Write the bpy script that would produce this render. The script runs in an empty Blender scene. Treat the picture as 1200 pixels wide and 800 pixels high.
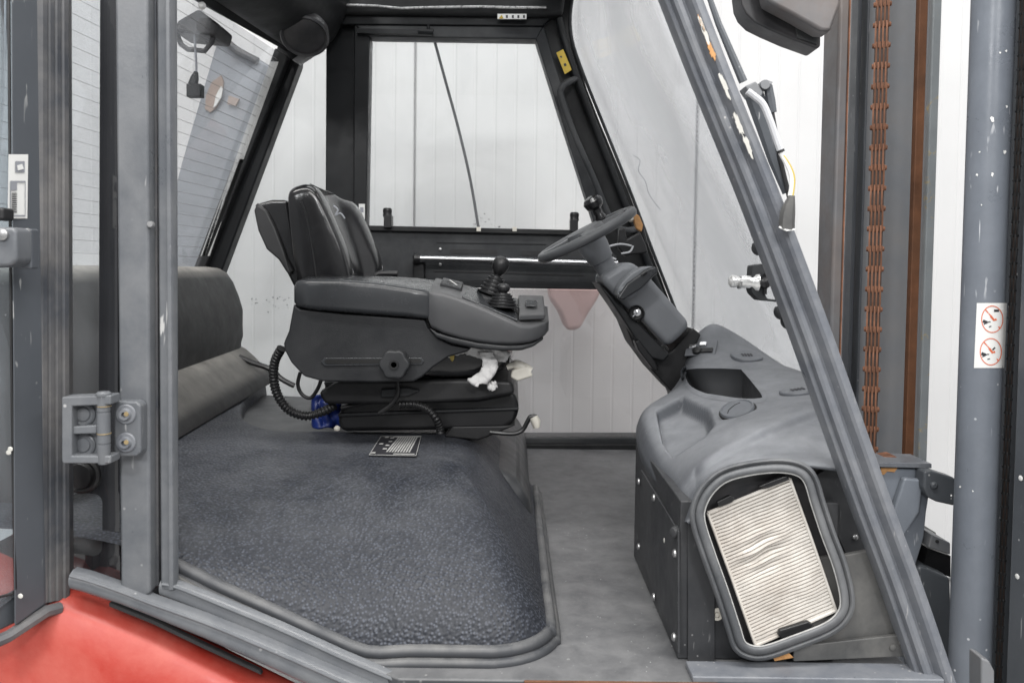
import bpy, bmesh, math, random
from mathutils import Vector, Matrix, Euler
from mathutils import noise as mnoise
random.seed(7)
R = math.radians
SC = bpy.context.scene
COL = SC.collection

# ------------------------------------------------------------------ camera
CZ = 1.30                      # eye height above the hall floor
F = 950.0                      # focal length in pixels of a 1200 px wide frame
PY0 = 355.0                    # image row of the principal point
PITCH, ROLL = R(2.3), R(0.7)
cam_d = bpy.data.cameras.new('camera')
cam = bpy.data.objects.new('camera', cam_d); COL.objects.link(cam)
cam_d.sensor_width = 36.0
cam_d.lens = F / 1200 * 36
cam_d.shift_y = -(400 - PY0) / 1200
cam_d.clip_start = 0.05; cam_d.clip_end = 100
CM = (Matrix.Rotation(math.pi/2 - PITCH, 3, 'X') @ Matrix.Rotation(ROLL, 3, 'Z'))
cam.matrix_world = Matrix.Translation((0, 0, CZ)) @ CM.to_4x4()
cam_d.dof.use_dof = True; cam_d.dof.focus_distance = 1.35; cam_d.dof.aperture_fstop = 10
SC.camera = cam

# ------------------------------------------------------------------ light
world = bpy.data.worlds.new('World'); SC.world = world; world.use_nodes = True
bg = world.node_tree.nodes['Background']
bg.inputs[0].default_value = (0.97, 0.98, 1.0, 1); bg.inputs[1].default_value = 0.38
SC.view_settings.view_transform = 'Standard'; SC.view_settings.look = 'None'
SC.view_settings.exposure = 0.20; SC.view_settings.gamma = 1.0
def lamp(name, loc, rot, sx, sy, power, color=(1, 1, 1)):
    l = bpy.data.lights.new(name, 'AREA'); l.shape = 'RECTANGLE'; l.size = sx; l.size_y = sy
    l.energy = power; l.color = color
    o = bpy.data.objects.new(name, l); COL.objects.link(o); o.location = loc; o.rotation_euler = rot
    return o
lamp('ceiling_lamp', (-0.6, -0.3, 4.6), (R(-10), 0, 0), 5.0, 0.7, 215, (1, .98, .95))
lamp('ceiling_lamp', (1.4, -3.2, 4.4), (R(38), 0, 0), 5.0, 0.7, 115, (1, .98, .96))
lamp('ceiling_lamp', (3.4, -0.2, 3.6), (R(8), R(48), 0), 0.6, 4.0, 58, (1, 1, 1))
lamp('ceiling_lamp', (-1.7, -2.6, 3.1), (R(48), 0, R(-30)), 0.55, 0.35, 42)  # small unseen lamp added for highlights on the seat leather
lamp('ceiling_lamp', (0.7, -3.0, 3.3), (R(50), 0, R(12)), 0.55, 0.35, 42)  # second unseen lamp, also added to put glints on the leather
lamp('ceiling_lamp', (0.2, 2.9, 4.6), (R(12), 0, 0), 6.0, 0.6, 62, (1, .99, .97))

SC.cycles.use_denoising = True
SC.cycles.max_bounces = 8; SC.cycles.transparent_max_bounces = 16
SC.cycles.diffuse_bounces = 4; SC.cycles.glossy_bounces = 4
SC.cycles.sample_clamp_indirect = 6

# ------------------------------------------------------------------ helpers
def P(px, py, Y):
    d = CM @ Vector(((px - 600) / F, (PY0 - py) / F, -1))
    return Vector((0, 0, CZ)) + d * (Y / d.y)
def PZ(px, py, z):                       # point of a horizontal plane
    d = CM @ Vector(((px - 600) / F, (PY0 - py) / F, -1))
    return Vector((0, 0, CZ)) + d * ((z - CZ) / d.z)
FZ = CZ - 0.487                          # cab floor
def V(*a): return Vector(a)
def catmull(pts, n=6, closed=False):
    pts = [Vector(p) for p in pts]; m = len(pts); out = []
    rng = range(m if closed else m - 1)
    for i in rng:
        if closed: a, b, c, d = pts[i-1], pts[i], pts[(i+1) % m], pts[(i+2) % m]
        else: a, b, c, d = pts[max(i-1, 0)], pts[i], pts[i+1], pts[min(i+2, m-1)]
        for k in range(n):
            t = k / n
            out.append(0.5 * ((2*b) + (c-a)*t + (2*a-5*b+4*c-d)*t*t + (3*b-a-3*c+d)*t**3))
    if not closed: out.append(pts[-1].copy())
    return out
def bez(*p, n=8): return catmull(p, n)

def prism(bm, pts, vec):
    vec = Vector(vec)
    a = [bm.verts.new(p) for p in pts]; b = [bm.verts.new(Vector(p) + vec) for p in pts]
    n = len(pts)
    bm.faces.new(a); bm.faces.new(b[::-1])
    for i in range(n): bm.faces.new((a[i], b[i], b[(i+1) % n], a[(i+1) % n]))
def pp(bm, px, Y0, Y1):                  # pixel outline at depth Y0, extruded straight back to Y1
    prism(bm, [P(x, y, Y0) for x, y in px], (0, Y1 - Y0, 0))
def box(bm, x0, x1, y0, y1, z0, z1):
    prism(bm, [V(x0,y0,z0), V(x1,y0,z0), V(x1,y0,z1), V(x0,y0,z1)], (0, y1-y0, 0))
def pbox(bm, x0, x1, y0, y1, Y0, Y1): pp(bm, [(x0,y0),(x1,y0),(x1,y1),(x0,y1)], Y0, Y1)
def frames(path, closed=False):
    n = len(path); out = []; prev = None
    for i in range(n):
        if closed: t = path[(i+1) % n] - path[i-1]
        else: t = path[min(i+1, n-1)] - path[max(i-1, 0)]
        t = t.normalized() if t.length > 1e-9 else V(0,0,1)
        if prev is None:
            u = t.cross(V(0, 1, 0))
            if u.length < 1e-3: u = t.cross(V(1, 0, 0))
        else: u = prev - t * prev.dot(t)
        u.normalize(); prev = u
        out.append((t, u, t.cross(u)))
    return out
def tube(bm, path, r, seg=10, closed=False):
    path = [Vector(p) for p in path]; fr = frames(path, closed); n = len(path); rings = []
    for i, (p, (t, u, w)) in enumerate(zip(path, fr)):
        rr = r(i / max(n-1, 1)) if callable(r) else (r[i] if isinstance(r, (list, tuple)) else r)
        rings.append([bm.verts.new(p + (u*math.cos(a) + w*math.sin(a)) * rr) for a in [2*math.pi*k/seg for k in range(seg)]])
    for i in range(n if closed else n-1):
        A, B = rings[i], rings[(i+1) % n]
        for k in range(seg): bm.faces.new((A[k], A[(k+1) % seg], B[(k+1) % seg], B[k]))
    if not closed: bm.faces.new(rings[0][::-1]); bm.faces.new(rings[-1])
def sweep(bm, path, prof, U, W, closed=False, cap=True):
    """profile (u, w) carried along path with fixed axes U, W"""
    rings = [[bm.verts.new(Vector(p) + U*u + W*w) for u, w in prof] for p in path]
    n, m = len(rings), len(prof)
    for i in range(n if closed else n-1):
        A, B = rings[i], rings[(i+1) % n]
        for k in range(m): bm.faces.new((A[k], A[(k+1) % m], B[(k+1) % m], B[k]))
    if cap and not closed: bm.faces.new(rings[0][::-1]); bm.faces.new(rings[-1])
def lathe(bm, o, axis, prof, seg=24):
    """prof: (distance along axis, radius)"""
    axis = Vector(axis).normalized(); u = axis.cross(V(0,0,1))
    if u.length < 1e-3: u = axis.cross(V(1,0,0))
    u.normalize(); w = axis.cross(u); o = Vector(o); rings = []
    for d, r in prof:
        rings.append([bm.verts.new(o + axis*d + (u*math.cos(2*math.pi*k/seg) + w*math.sin(2*math.pi*k/seg))*max(r, 1e-5)) for k in range(seg)])
    for A, B in zip(rings, rings[1:]):
        for k in range(seg): bm.faces.new((A[k], A[(k+1) % seg], B[(k+1) % seg], B[k]))
    bm.faces.new(rings[0][::-1]); bm.faces.new(rings[-1])
def grid(bm, rows, closed=False):
    vs = [[bm.verts.new(p) for p in r] for r in rows]; m = len(rows[0])
    for A, B in zip(vs, vs[1:]):
        for k in range(m if closed else m-1): bm.faces.new((A[k], A[(k+1) % m], B[(k+1) % m], B[k]))
    return vs
def ngon(bm, pts): bm.faces.new([bm.verts.new(p) for p in pts])
def loft(bm, rings):
    vs = grid(bm, rings, True); bm.faces.new(vs[0][::-1]); bm.faces.new(vs[-1])

BASE = {}
def obj(name, bm, mat, parent=None, bevel=0, seg=2, smooth=None, sub=0, recalc=True):
    if recalc: bmesh.ops.recalc_face_normals(bm, faces=bm.faces)
    c = Vector((0,0,0))
    if bm.verts:
        lo = Vector([min(v.co[i] for v in bm.verts) for i in range(3)]); hi = Vector([max(v.co[i] for v in bm.verts) for i in range(3)])
        c = (lo + hi) / 2
    for v in bm.verts: v.co -= c
    me = bpy.data.meshes.new(name); bm.to_mesh(me); bm.free()
    o = bpy.data.objects.new(name, me); COL.objects.link(o)
    me.materials.append(mat)
    BASE[o.name] = c
    if parent: o.parent = parent; o.location = c - BASE[parent.name]
    else: o.location = c
    for p in me.polygons: p.use_smooth = True
    if sub:
        s = o.modifiers.new('subdivision', 'SUBSURF'); s.levels = s.render_levels = sub
    if bevel:
        b = o.modifiers.new('bevel', 'BEVEL'); b.width = bevel; b.segments = seg; b.limit_method = 'ANGLE'; b.angle_limit = R(28)
        b.harden_normals = True
    elif not sub:
        me.set_sharp_from_angle(angle=R(smooth if smooth is not None else 38))
    return o
def thing(name, label, cat, loc, group=None):
    o = bpy.data.objects.new(name, None); COL.objects.link(o); o.location = loc; BASE[o.name] = Vector(loc)
    o.empty_display_size = .05
    o['label'] = label; o['category'] = cat
    if group: o['group'] = group
    return o
def tag(o, label, cat, group=None):
    o['label'] = label; o['category'] = cat
    if group: o['group'] = group
    return o
def rep(src, at, parent, rot=None, scale=None):      # a repeat sharing its mesh
    o = src.copy(); COL.objects.link(o); o.parent = parent
    o.location = Vector(at) - (BASE[parent.name] if parent else Vector()); BASE[o.name] = Vector(at)
    if rot is not None: o.rotation_euler = rot
    if scale: o.scale = scale
    return o
def B(): return bmesh.new()

# ------------------------------------------------------------------ materials
def mat(name, col, rough=.5, metal=0, var=.12, vscale=6, dust=None, scratch=None, bump=None, spec=.5, coat=0,
        grain=None, rust=None, rvar=.12):
    """col: base colour; dust=(colour, amount, up-bias, scale); scratch=(colour, amount, scale); bump=(scale, strength)
    grain=(scale, strength) leather cells; rust=(colour, amount, scale)"""
    m = bpy.data.materials.new(name); m.use_nodes = True; nt = m.node_tree; N = nt.nodes; L = nt.links
    bs = N['Principled BSDF']; bs.inputs['Metallic'].default_value = metal
    bs.inputs['Specular IOR Level'].default_value = spec
    bs.inputs['Coat Weight'].default_value = coat
    tc = N.new('ShaderNodeNewGeometry'); pos = tc.outputs['Position']
    def nz(scale, detail=4, rough_=.6, dist=0, vec=None):
        n = N.new('ShaderNodeTexNoise'); n.inputs['Scale'].default_value = scale; n.inputs['Detail'].default_value = detail
        n.inputs['Roughness'].default_value = rough_; n.inputs['Distortion'].default_value = dist
        L.new(vec or pos, n.inputs['Vector']); return n.outputs['Fac']
    def ramp(fac, a, b, va=0, vb=1):
        r = N.new('ShaderNodeMapRange'); r.inputs[1].default_value = a; r.inputs[2].default_value = b
        r.inputs[3].default_value = va; r.inputs[4].default_value = vb; L.new(fac, r.inputs[0]); return r.outputs[0]
    def mixc(fac, a, b):
        x = N.new('ShaderNodeMix'); x.data_type = 'RGBA'
        if hasattr(fac, 'links'): L.new(fac, x.inputs[0])
        else: x.inputs[0].default_value = fac
        for s, v in ((6, a), (7, b)):
            if hasattr(v, 'links'): L.new(v, x.inputs[s])
            else: x.inputs[s].default_value = (*v, 1)
        return x.outputs[2]
    def mul(a, b):
        x = N.new('ShaderNodeMath'); x.operation = 'MULTIPLY'
        for s, v in ((0, a), (1, b)):
            if hasattr(v, 'links'): L.new(v, x.inputs[s])
            else: x.inputs[s].default_value = v
        return x.outputs[0]
    v1 = nz(vscale, 6, .6, .1)
    c = mixc(ramp(v1, .3, .7), [x*(1-var) for x in col], [min(1, x*(1+var)) for x in col])
    rf = ramp(nz(vscale*3, 5, .7), .25, .75, max(.03, rough-rvar), min(1, rough+rvar))
    if rust:
        rc, ra, rs = rust
        rm = ramp(nz(rs, 8, .7, .5), .62 - ra*.35, .70 - ra*.3)
        rcol = mixc(ramp(nz(rs*4, 6, .7), .3, .7), [x*.55 for x in rc], rc)
        c = mixc(rm, c, rcol)
        rr = N.new('ShaderNodeMix'); L.new(rm, rr.inputs[0]); L.new(rf, rr.inputs[2]); rr.inputs[3].default_value = .85; rf = rr.outputs[0]
    if grain and len(grain) > 2:
        vo = N.new('ShaderNodeTexVoronoi'); vo.inputs['Scale'].default_value = grain[0]; L.new(pos, vo.inputs['Vector'])
        c = mixc(ramp(vo.outputs['Distance'], .12, .5, 1, 0), c, [min(1, x*grain[2]) for x in col])  # paler cell centres put the grain's small highlights into the colour
    if dust:
        dc, da, up, ds = dust[:4]; dm_ = dust[4] if len(dust) > 4 else 0; u0 = dust[5] if len(dust) > 5 else 0
        sep = N.new('ShaderNodeSeparateXYZ'); L.new(tc.outputs['Normal'], sep.inputs[0])
        nzv = ramp(sep.outputs[2], u0 if up else -2, .95 if up else -1)
        d = mul(ramp(nz(ds, 9, .68, .25), .36, .74, dm_, 1), mul(nzv, da))
        c = mixc(d, c, dc)
        rr = N.new('ShaderNodeMix'); L.new(d, rr.inputs[0]); L.new(rf, rr.inputs[2]); rr.inputs[3].default_value = .8; rf = rr.outputs[0]
    if scratch:
        sc, sa, ss = scratch
        mp = N.new('ShaderNodeMapping'); mp.inputs['Scale'].default_value = (1, 1, .16); mp.inputs['Rotation'].default_value = (.25, .35, .3); L.new(pos, mp.inputs[0])
        line = mul(ramp(nz(ss*14, 2, .5, .3, mp.outputs[0]), .69, .73), ramp(nz(ss*.7, 3), .5, .62))
        line = mul(line, .6)
        sp = N.new('ShaderNodeTexVoronoi'); sp.inputs['Scale'].default_value = ss*6; L.new(pos, sp.inputs['Vector'])
        dots = mul(mul(ramp(sp.outputs['Distance'], .12, .07), ramp(nz(ss*.6, 4), .54, .64)), .8)
        ad = N.new('ShaderNodeMath'); ad.operation = 'MAXIMUM'; L.new(line, ad.inputs[0]); L.new(dots, ad.inputs[1])
        c = mixc(mul(ad.outputs[0], sa), c, sc)
    L.new(c, bs.inputs['Base Color']); L.new(rf, bs.inputs['Roughness'])
    if grain or bump:
        bp = N.new('ShaderNodeBump'); bp.inputs['Distance'].default_value = .001
        if grain:
            bp.inputs['Distance'].default_value = .0017
            vo2 = N.new('ShaderNodeTexVoronoi'); vo2.feature = 'SMOOTH_F1'; vo2.inputs['Scale'].default_value = grain[0]
            wn = N.new('ShaderNodeTexNoise'); wn.inputs['Scale'].default_value = grain[0]*.6; L.new(pos, wn.inputs['Vector'])
            va = N.new('ShaderNodeVectorMath'); va.operation = 'MULTIPLY_ADD'; L.new(wn.outputs['Color'], va.inputs[0])
            va.inputs[1].default_value = (.55/grain[0],)*3; L.new(pos, va.inputs[2]); L.new(va.outputs[0], vo2.inputs['Vector'])
            bp.inputs['Strength'].default_value = grain[1]; bp.invert = True; L.new(vo2.outputs['Distance'], bp.inputs['Height'])
        else:
            bp.inputs['Strength'].default_value = bump[1]; L.new(nz(bump[0], 5, .6), bp.inputs['Height'])
        L.new(bp.outputs[0], bs.inputs['Normal'])
    return m
def glass(name, tint=(.93,.96,.96), dirt=.1, dscale=3, refl=1.0, base=.03, streak=False):
    m = bpy.data.materials.new(name); m.use_nodes = True; nt = m.node_tree; N = nt.nodes; L = nt.links
    N.remove(N['Principled BSDF']); out = N['Material Output']
    tr = N.new('ShaderNodeBsdfTransparent'); tr.inputs[0].default_value = (*tint, 1)
    gl = N.new('ShaderNodeBsdfGlossy'); gl.inputs['Roughness'].default_value = .015; gl.inputs[0].default_value = (.95,.97,1,1)
    fr = N.new('ShaderNodeFresnel'); fr.inputs[0].default_value = 1.48
    mm = N.new('ShaderNodeMath'); mm.operation = 'MULTIPLY'; mm.inputs[1].default_value = refl; L.new(fr.outputs[0], mm.inputs[0])
    m1 = N.new('ShaderNodeMixShader'); L.new(mm.outputs[0], m1.inputs[0]); L.new(tr.outputs[0], m1.inputs[1]); L.new(gl.outputs[0], m1.inputs[2])
    df = N.new('ShaderNodeBsdfDiffuse'); df.inputs[0].default_value = (.72,.73,.75,1)
    tl = N.new('ShaderNodeBsdfTranslucent'); tl.inputs[0].default_value = (.72,.73,.75,1)
    dm = N.new('ShaderNodeMixShader'); dm.inputs[0].default_value = .5; L.new(df.outputs[0], dm.inputs[1]); L.new(tl.outputs[0], dm.inputs[2])
    ge = N.new('ShaderNodeNewGeometry')
    mp = N.new('ShaderNodeMapping'); L.new(ge.outputs['Position'], mp.inputs[0])
    if streak: mp.inputs['Scale'].default_value = (1.6, 1.0, .45); mp.inputs['Rotation'].default_value = (0, R(-18), 0)
    nz = N.new('ShaderNodeTexNoise'); nz.inputs['Scale'].default_value = dscale; nz.inputs['Detail'].default_value = 8; nz.inputs['Distortion'].default_value = .3 if streak else 1.5
    if streak: nz.inputs['Detail'].default_value = 4
    L.new(mp.outputs[0], nz.inputs['Vector'])
    mr = N.new('ShaderNodeMapRange'); mr.inputs[1].default_value = .35; mr.inputs[2].default_value = .7; mr.inputs[3].default_value = base; mr.inputs[4].default_value = dirt
    L.new(nz.outputs['Fac'], mr.inputs[0])
    fine = N.new('ShaderNodeTexVoronoi'); fine.inputs['Scale'].default_value = 60; L.new(ge.outputs['Position'], fine.inputs['Vector'])
    fr2 = N.new('ShaderNodeMapRange'); fr2.inputs[1].default_value = .09; fr2.inputs[2].default_value = .05; fr2.inputs[3].default_value = 0; fr2.inputs[4].default_value = .25
    L.new(fine.outputs['Distance'], fr2.inputs[0])
    n2 = N.new('ShaderNodeTexNoise'); n2.inputs['Scale'].default_value = 7; L.new(ge.outputs['Position'], n2.inputs['Vector'])
    m3 = N.new('ShaderNodeMapRange'); m3.inputs[1].default_value = .55; m3.inputs[2].default_value = .65; L.new(n2.outputs['Fac'], m3.inputs[0])
    mx = N.new('ShaderNodeMath'); mx.operation = 'MULTIPLY'; L.new(fr2.outputs[0], mx.inputs[0]); L.new(m3.outputs[0], mx.inputs[1])
    ad = N.new('ShaderNodeMath'); ad.operation = 'ADD'; L.new(mr.outputs[0], ad.inputs[0]); L.new(mx.outputs[0], ad.inputs[1])
    m2 = N.new('ShaderNodeMixShader'); L.new(ad.outputs[0], m2.inputs[0]); L.new(m1.outputs[0], m2.inputs[1]); L.new(dm.outputs[0], m2.inputs[2])
    L.new(m2.outputs[0], out.inputs[0]); return m

DUST = (.42, .41, .39)
M = {}
M['wall'] = mat('wall_panel_white', (.73,.73,.73), .45, var=.03, vscale=2)
M['floor'] = mat('hall_floor_grey', (.3,.3,.3), .5, var=.12, vscale=2, bump=(30,.2))
M['paint'] = mat('grey_frame_paint', (.105,.113,.125), .3, var=.08, vscale=9, scratch=((.75,.74,.72), .9, 9), dust=((.3,.3,.3), .35, False, 14), bump=(260,.12))
M['paint_worn'] = mat('worn_grey_pillar_paint', (.125,.135,.155), .32, var=.10, vscale=7, scratch=((.7,.68,.64), .9, 12), dust=((.36,.36,.36), .35, False, 22), bump=(240,.15))
M['door_grey'] = mat('door_grey_paint', (.085,.093,.105), .42, var=.08, vscale=8, scratch=((.7,.7,.68), .8, 10), bump=(240,.12))
M['seal'] = mat('dark_rubber_seal', (.055,.06,.07), .45, var=.2, vscale=14, dust=((.28,.26,.24), .55, False, 9))
M['black'] = mat('black_frame_paint', (.010,.011,.0125), .42, spec=.28, var=.2, vscale=8, dust=((.2,.2,.2), .12, True, 9), bump=(200,.1))
M['panel'] = mat('dark_grey_door_panel', (.020,.022,.025), .5, spec=.35, var=.15, vscale=6, dust=((.2,.2,.2), .3, False, 5), bump=(220,.1))
M['headliner'] = mat('black_headliner', (.009,.0095,.0105), .5, spec=.3, var=.2, dust=((.12,.12,.12), .2, False, 6), bump=(150,.2))
M['rubber'] = mat('blue_black_grained_rubber', (.024,.0265,.033), .5, spec=.3, var=.05, vscale=3, grain=(225, 1.0, 3.0), dust=((.24,.245,.255), .20, True, 12, .0, .8))
M['rubber_edge'] = mat('smooth_dark_rubber_lip', (.05,.053,.059), .45, var=.18, vscale=9, dust=(DUST, .35, True, 12))
M['well'] = mat('smooth_black_rubber', (.032,.034,.038), .42, var=.2, dust=((.2,.2,.2), .45, True, 6))
M['bolster'] = mat('dusty_black_bulkhead', (.034,.034,.035), .6, var=.15, vscale=7, dust=((.55,.525,.48), .9, True, 9, .4, .55), bump=(90,.25))
M['mat'] = mat('worn_grey_floor_mat', (.062,.064,.069), .40, var=.08, vscale=14, dust=((.34,.34,.34), .42, True, 16, .25), bump=(120,.3), scratch=((.5,.5,.48), .6, 10))
M['console'] = mat('dusty_grey_moulded_plastic', (.088,.094,.105), .5, spec=.4, var=.06, vscale=14, dust=((.40,.41,.43), .5, True, 22, .5, .45), scratch=((.34,.35,.36), .5, 16), bump=(330,.25))
M['lid'] = mat('blue_grey_lid_plastic', (.13,.138,.152), .38, var=.08, vscale=30)
M['liner'] = mat('dark_tray_liner', (.05,.052,.056), .55, var=.1, vscale=12, bump=(300,.2))  # same moulding as the console, coloured darker for shade and missing dust
M['column'] = mat('grey_column_plastic', (.175,.183,.196), .42, var=.1, vscale=8, dust=((.38,.39,.41), .55, True, 8), bump=(330,.2))
M['wheel'] = mat('worn_wheel_rubber', (.07,.073,.078), .42, var=.15, vscale=12, dust=((.3,.3,.3), .3, True, 12), bump=(300,.15))
M['boxblk'] = mat('black_sheet_metal', (.022,.0235,.027), .5, var=.2, vscale=7, dust=((.2,.2,.2), .25, False, 5), scratch=((.4,.4,.4), .6, 14), bump=(180,.15))
M['plate'] = mat('dirty_grey_side_plate', (.05,.052,.054), .5, var=.3, vscale=6, dust=((.3,.29,.27), .55, False, 5), bump=(100,.2))
M['trim'] = mat('grey_rubber_vent_frame', (.085,.09,.097), .45, var=.12, vscale=12, dust=((.33,.33,.33), .4, False, 12))
M['filter'] = mat('dirty_white_pleated_paper', (.72,.69,.64), .85, var=.06, vscale=18, dust=((.20,.15,.11), .7, False, 9))
M['leather'] = mat('shiny_black_leather', (.007,.007,.008), .15, spec=.6, var=.2, vscale=8, rvar=.05, dust=((.1,.1,.1), .10, False, 8), bump=(420,.12))
M['leather2'] = mat('grey_black_centre_leather', (.016,.016,.0165), .3, var=.2, vscale=8, dust=((.13,.13,.13), .2, False, 8), bump=(420,.15))
M['shell'] = mat('black_armrest_plastic', (.013,.014,.016), .42, spec=.35, var=.08, vscale=9, dust=((.16,.16,.16), .12, False, 9), bump=(480,.35))
M['pad'] = mat('grey_armrest_pad', (.030,.032,.035), .26, var=.1, vscale=9, rvar=.06, bump=(300,.03))
M['console2'] = mat('armrest_console_plastic', (.050,.051,.054), .4, var=.06, vscale=9, dust=((.2,.2,.2), .25, True, 12, .4), bump=(480,.15))
M['softblk'] = mat('black_rubber', (.011,.011,.012), .36, var=.2, dust=((.12,.12,.12), .3, True, 12))
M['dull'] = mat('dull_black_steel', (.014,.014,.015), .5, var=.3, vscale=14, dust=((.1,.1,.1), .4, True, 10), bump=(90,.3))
M['foam'] = mat('torn_white_padding', (.75,.74,.73), .85, var=.1, vscale=60, bump=(70,1.0))
M['whiteplastic'] = mat('yellowed_white_plastic', (.66,.63,.56), .4, var=.08, vscale=30)
M['blue'] = mat('blue_plastic_bag', (.015,.035,.20), .35, var=.4, vscale=40, bump=(60,1.0))
M['tape'] = mat('yellow_tag', (.55,.42,.10), .5, var=.1)
M['red'] = mat('faded_red_paint', (.38,.030,.019), .36, var=.09, vscale=5, dust=((.62,.22,.17), .45, False, 7), scratch=((.75,.4,.35), .6, 6), bump=(130,.2))
M['redfade'] = mat('pale_faded_red', (.62,.44,.42), .6, var=.1)  # red tone of a reflection in the far door glass
M['steel'] = mat('mast_steel_paint', (.135,.138,.145), .38, metal=.2, var=.25, vscale=8, dust=((.2,.13,.09), .5, False, 7), bump=(90,.2))
M['steelblue'] = mat('grey_blue_cylinder_paint', (.155,.172,.20), .3, var=.10, vscale=6, scratch=((.85,.86,.88), .95, 9), dust=((.3,.33,.37), .4, False, 5), bump=(160,.2))
M['mastdark'] = mat('dark_mast_channel_paint', (.095,.104,.116), .42, var=.15, vscale=8, scratch=((.7,.7,.7), .8, 10), bump=(100,.2))
M['mastgrey'] = mat('mid_grey_mast_paint', (.18,.19,.205), .45, var=.1, vscale=8, dust=((.2,.17,.14), .4, False, 8), bump=(100,.2))
M['rust'] = mat('rusty_steel', (.23,.10,.055), .75, var=.45, vscale=26, bump=(150,.6), dust=((.07,.035,.02), .6, False, 40))
M['rustdark'] = mat('dark_rusty_steel', (.13,.055,.028), .8, var=.4, vscale=30, bump=(150,.6))
M['core'] = mat('black_brown_grease', (.035,.02,.014), .6, var=.3, vscale=40)  # dark colour for the shaded gaps in the chain
M['ruststrip'] = mat('orange_rust_runner', (.17,.072,.034), .6, var=.3, vscale=18, bump=(120,.4), dust=((.08,.04,.02), .5, False, 14))
M['mastedge'] = mat('flaking_light_grey_edge', (.24,.26,.27), .45, var=.15, vscale=10, rust=((.5,.4,.22), .12, 30), bump=(120,.3))
M['chrome'] = mat('bright_steel', (.75,.75,.76), .18, metal=1, var=.08)
M['zinc'] = mat('zinc_screw', (.42,.42,.42), .35, metal=.8, var=.15, vscale=60)
M['silver'] = mat('scuffed_silver_edge', (.5,.5,.5), .3, metal=.7, var=.4, vscale=40)
M['rod'] = mat('polished_dark_bar', (.42,.42,.43), .18, metal=1, var=.1, rvar=.04)
M['white'] = mat('white_sticker', (.82,.82,.80), .4, var=.03)
M['ink'] = mat('black_print', (.03,.03,.035), .5, var=.05)
M['ink2'] = mat('deep_black', (.004,.004,.004), .6, var=.05)
M['palegrey'] = mat('pale_grey_print', (.42,.42,.41), .5, var=.2, vscale=90)
M['greyink'] = mat('grey_print', (.30,.31,.34), .5, var=.05)
M['orange'] = mat('orange_red_print', (.72,.17,.08), .5, var=.1)
M['yellow'] = mat('yellow_sticker', (.62,.43,.03), .45, var=.08, vscale=60, dust=((.3,.2,.05), .5, False, 60))
M['brass'] = mat('brass_ring', (.45,.34,.18), .4, metal=.6, var=.2, vscale=60)
M['frit'] = mat('black_glass_border', (.024,.025,.028), .08, var=.1, rvar=.03, coat=1)
M['cable'] = mat('pale_grey_cable', (.55,.56,.58), .45, var=.1, vscale=50)
M['wire'] = mat('dark_heater_wire', (.26,.25,.25), .5, var=.1)
M['dark'] = mat('dark_housing_plastic', (.03,.031,.034), .35, var=.2, vscale=16, dust=((.1,.09,.09), .5, False, 18), bump=(60,.3))
M['sealwhite'] = mat('pale_window_strip', (.55,.55,.54), .5, var=.06)
M['greyscreen'] = mat('grey_blue_tarpaulin', (.28,.30,.33), .55, var=.18, vscale=4, bump=(12,.6))  # grey tone of the rear window reflection
M['lampglass'] = mat('clear_bulb_plastic', (.80,.80,.79), .1, metal=.55, var=.2, vscale=120)
M['g_far'] = glass('clear_far_window_glass', (.94,.95,.95), .14, 2.5, .8, .05)
M['g_low'] = glass('tinted_lower_door_glass', (.80,.79,.79), .10, 2.0, 1.2, .02)
M['g_wind'] = glass('dusty_windscreen_glass', (.955,.96,.965), .42, 2.6, .18, .20, streak=True)
M['g_rear'] = glass('rear_window_glass', (.95,.955,.96), .12, 3, .22, .03)
M['g_side'] = glass('side_window_glass', (.95,.96,.965), .12, 5, .5, .04)
M['g_door'] = glass('door_glass', (.80,.85,.88), .20, 5, 1.0, .08)

# ================================================================== SETTING
YW = 3.4
fl = B(); box(fl, -8, 8, -6, 8, -.1, 0); f = obj('floor', fl, M['floor']); f['kind'] = 'structure'
# white wall of upright sandwich panels with shallow ribs
wl = B(); box(wl, -6.1, 6.1, YW+.03, YW+.2, 0.0, 5.2); wall = obj('wall', wl, M['wall']); wall['kind'] = 'structure'
def wall_panel(w):
    bm = B(); n = 14; prof = []; rb = w / n
    x = .004
    prof.append((x, .03)); prof.append((x, .006)); prof.append((x+.004, 0))
    for i in range(1, n):
        c = i*rb; prof += [(c-.006, 0), (c-.0025, .0018), (c+.0025, .0018), (c+.006, 0)]
    prof += [(w-.008, 0), (w-.004, .006), (w-.004, .03)]
    a = [bm.verts.new((u, d, 0)) for u, d in prof]; b = [bm.verts.new((u, d, 5.1)) for u, d in prof]
    for i in range(len(prof)-1): bm.faces.new((a[i], a[i+1], b[i+1], b[i]))
    return bm
xj = P(486, 150, YW).x; pitch = P(815, 250, YW).x - xj
wp0 = None
for k in range(-4, 4):
    x = xj + k*pitch
    if wp0 is None:
        wp0 = obj('panel', wall_panel(pitch), M['wall'], wall, smooth=20); base = BASE[wp0.name].copy()
        wp0.location = V(x, YW, .02) + base - BASE['wall']
    else:
        o = wp0.copy(); COL.objects.link(o); o.parent = wall; o.location = V(x, YW, .02) + base - BASE['wall']
# dotted sealing bead in the joint beside the windscreen
bm = B(); xx = xj + pitch
for i in range(150):
    z = 1.0 + i*.02
    lathe(bm, (xx, YW-.001, z), (0,0,1), [(0,.001),(.003,.0028),(.011,.0028),(.014,.001)], 6)
jb = obj('joint_bead', bm, M['seal'], wall); jb['kind'] = 'stuff'
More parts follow.
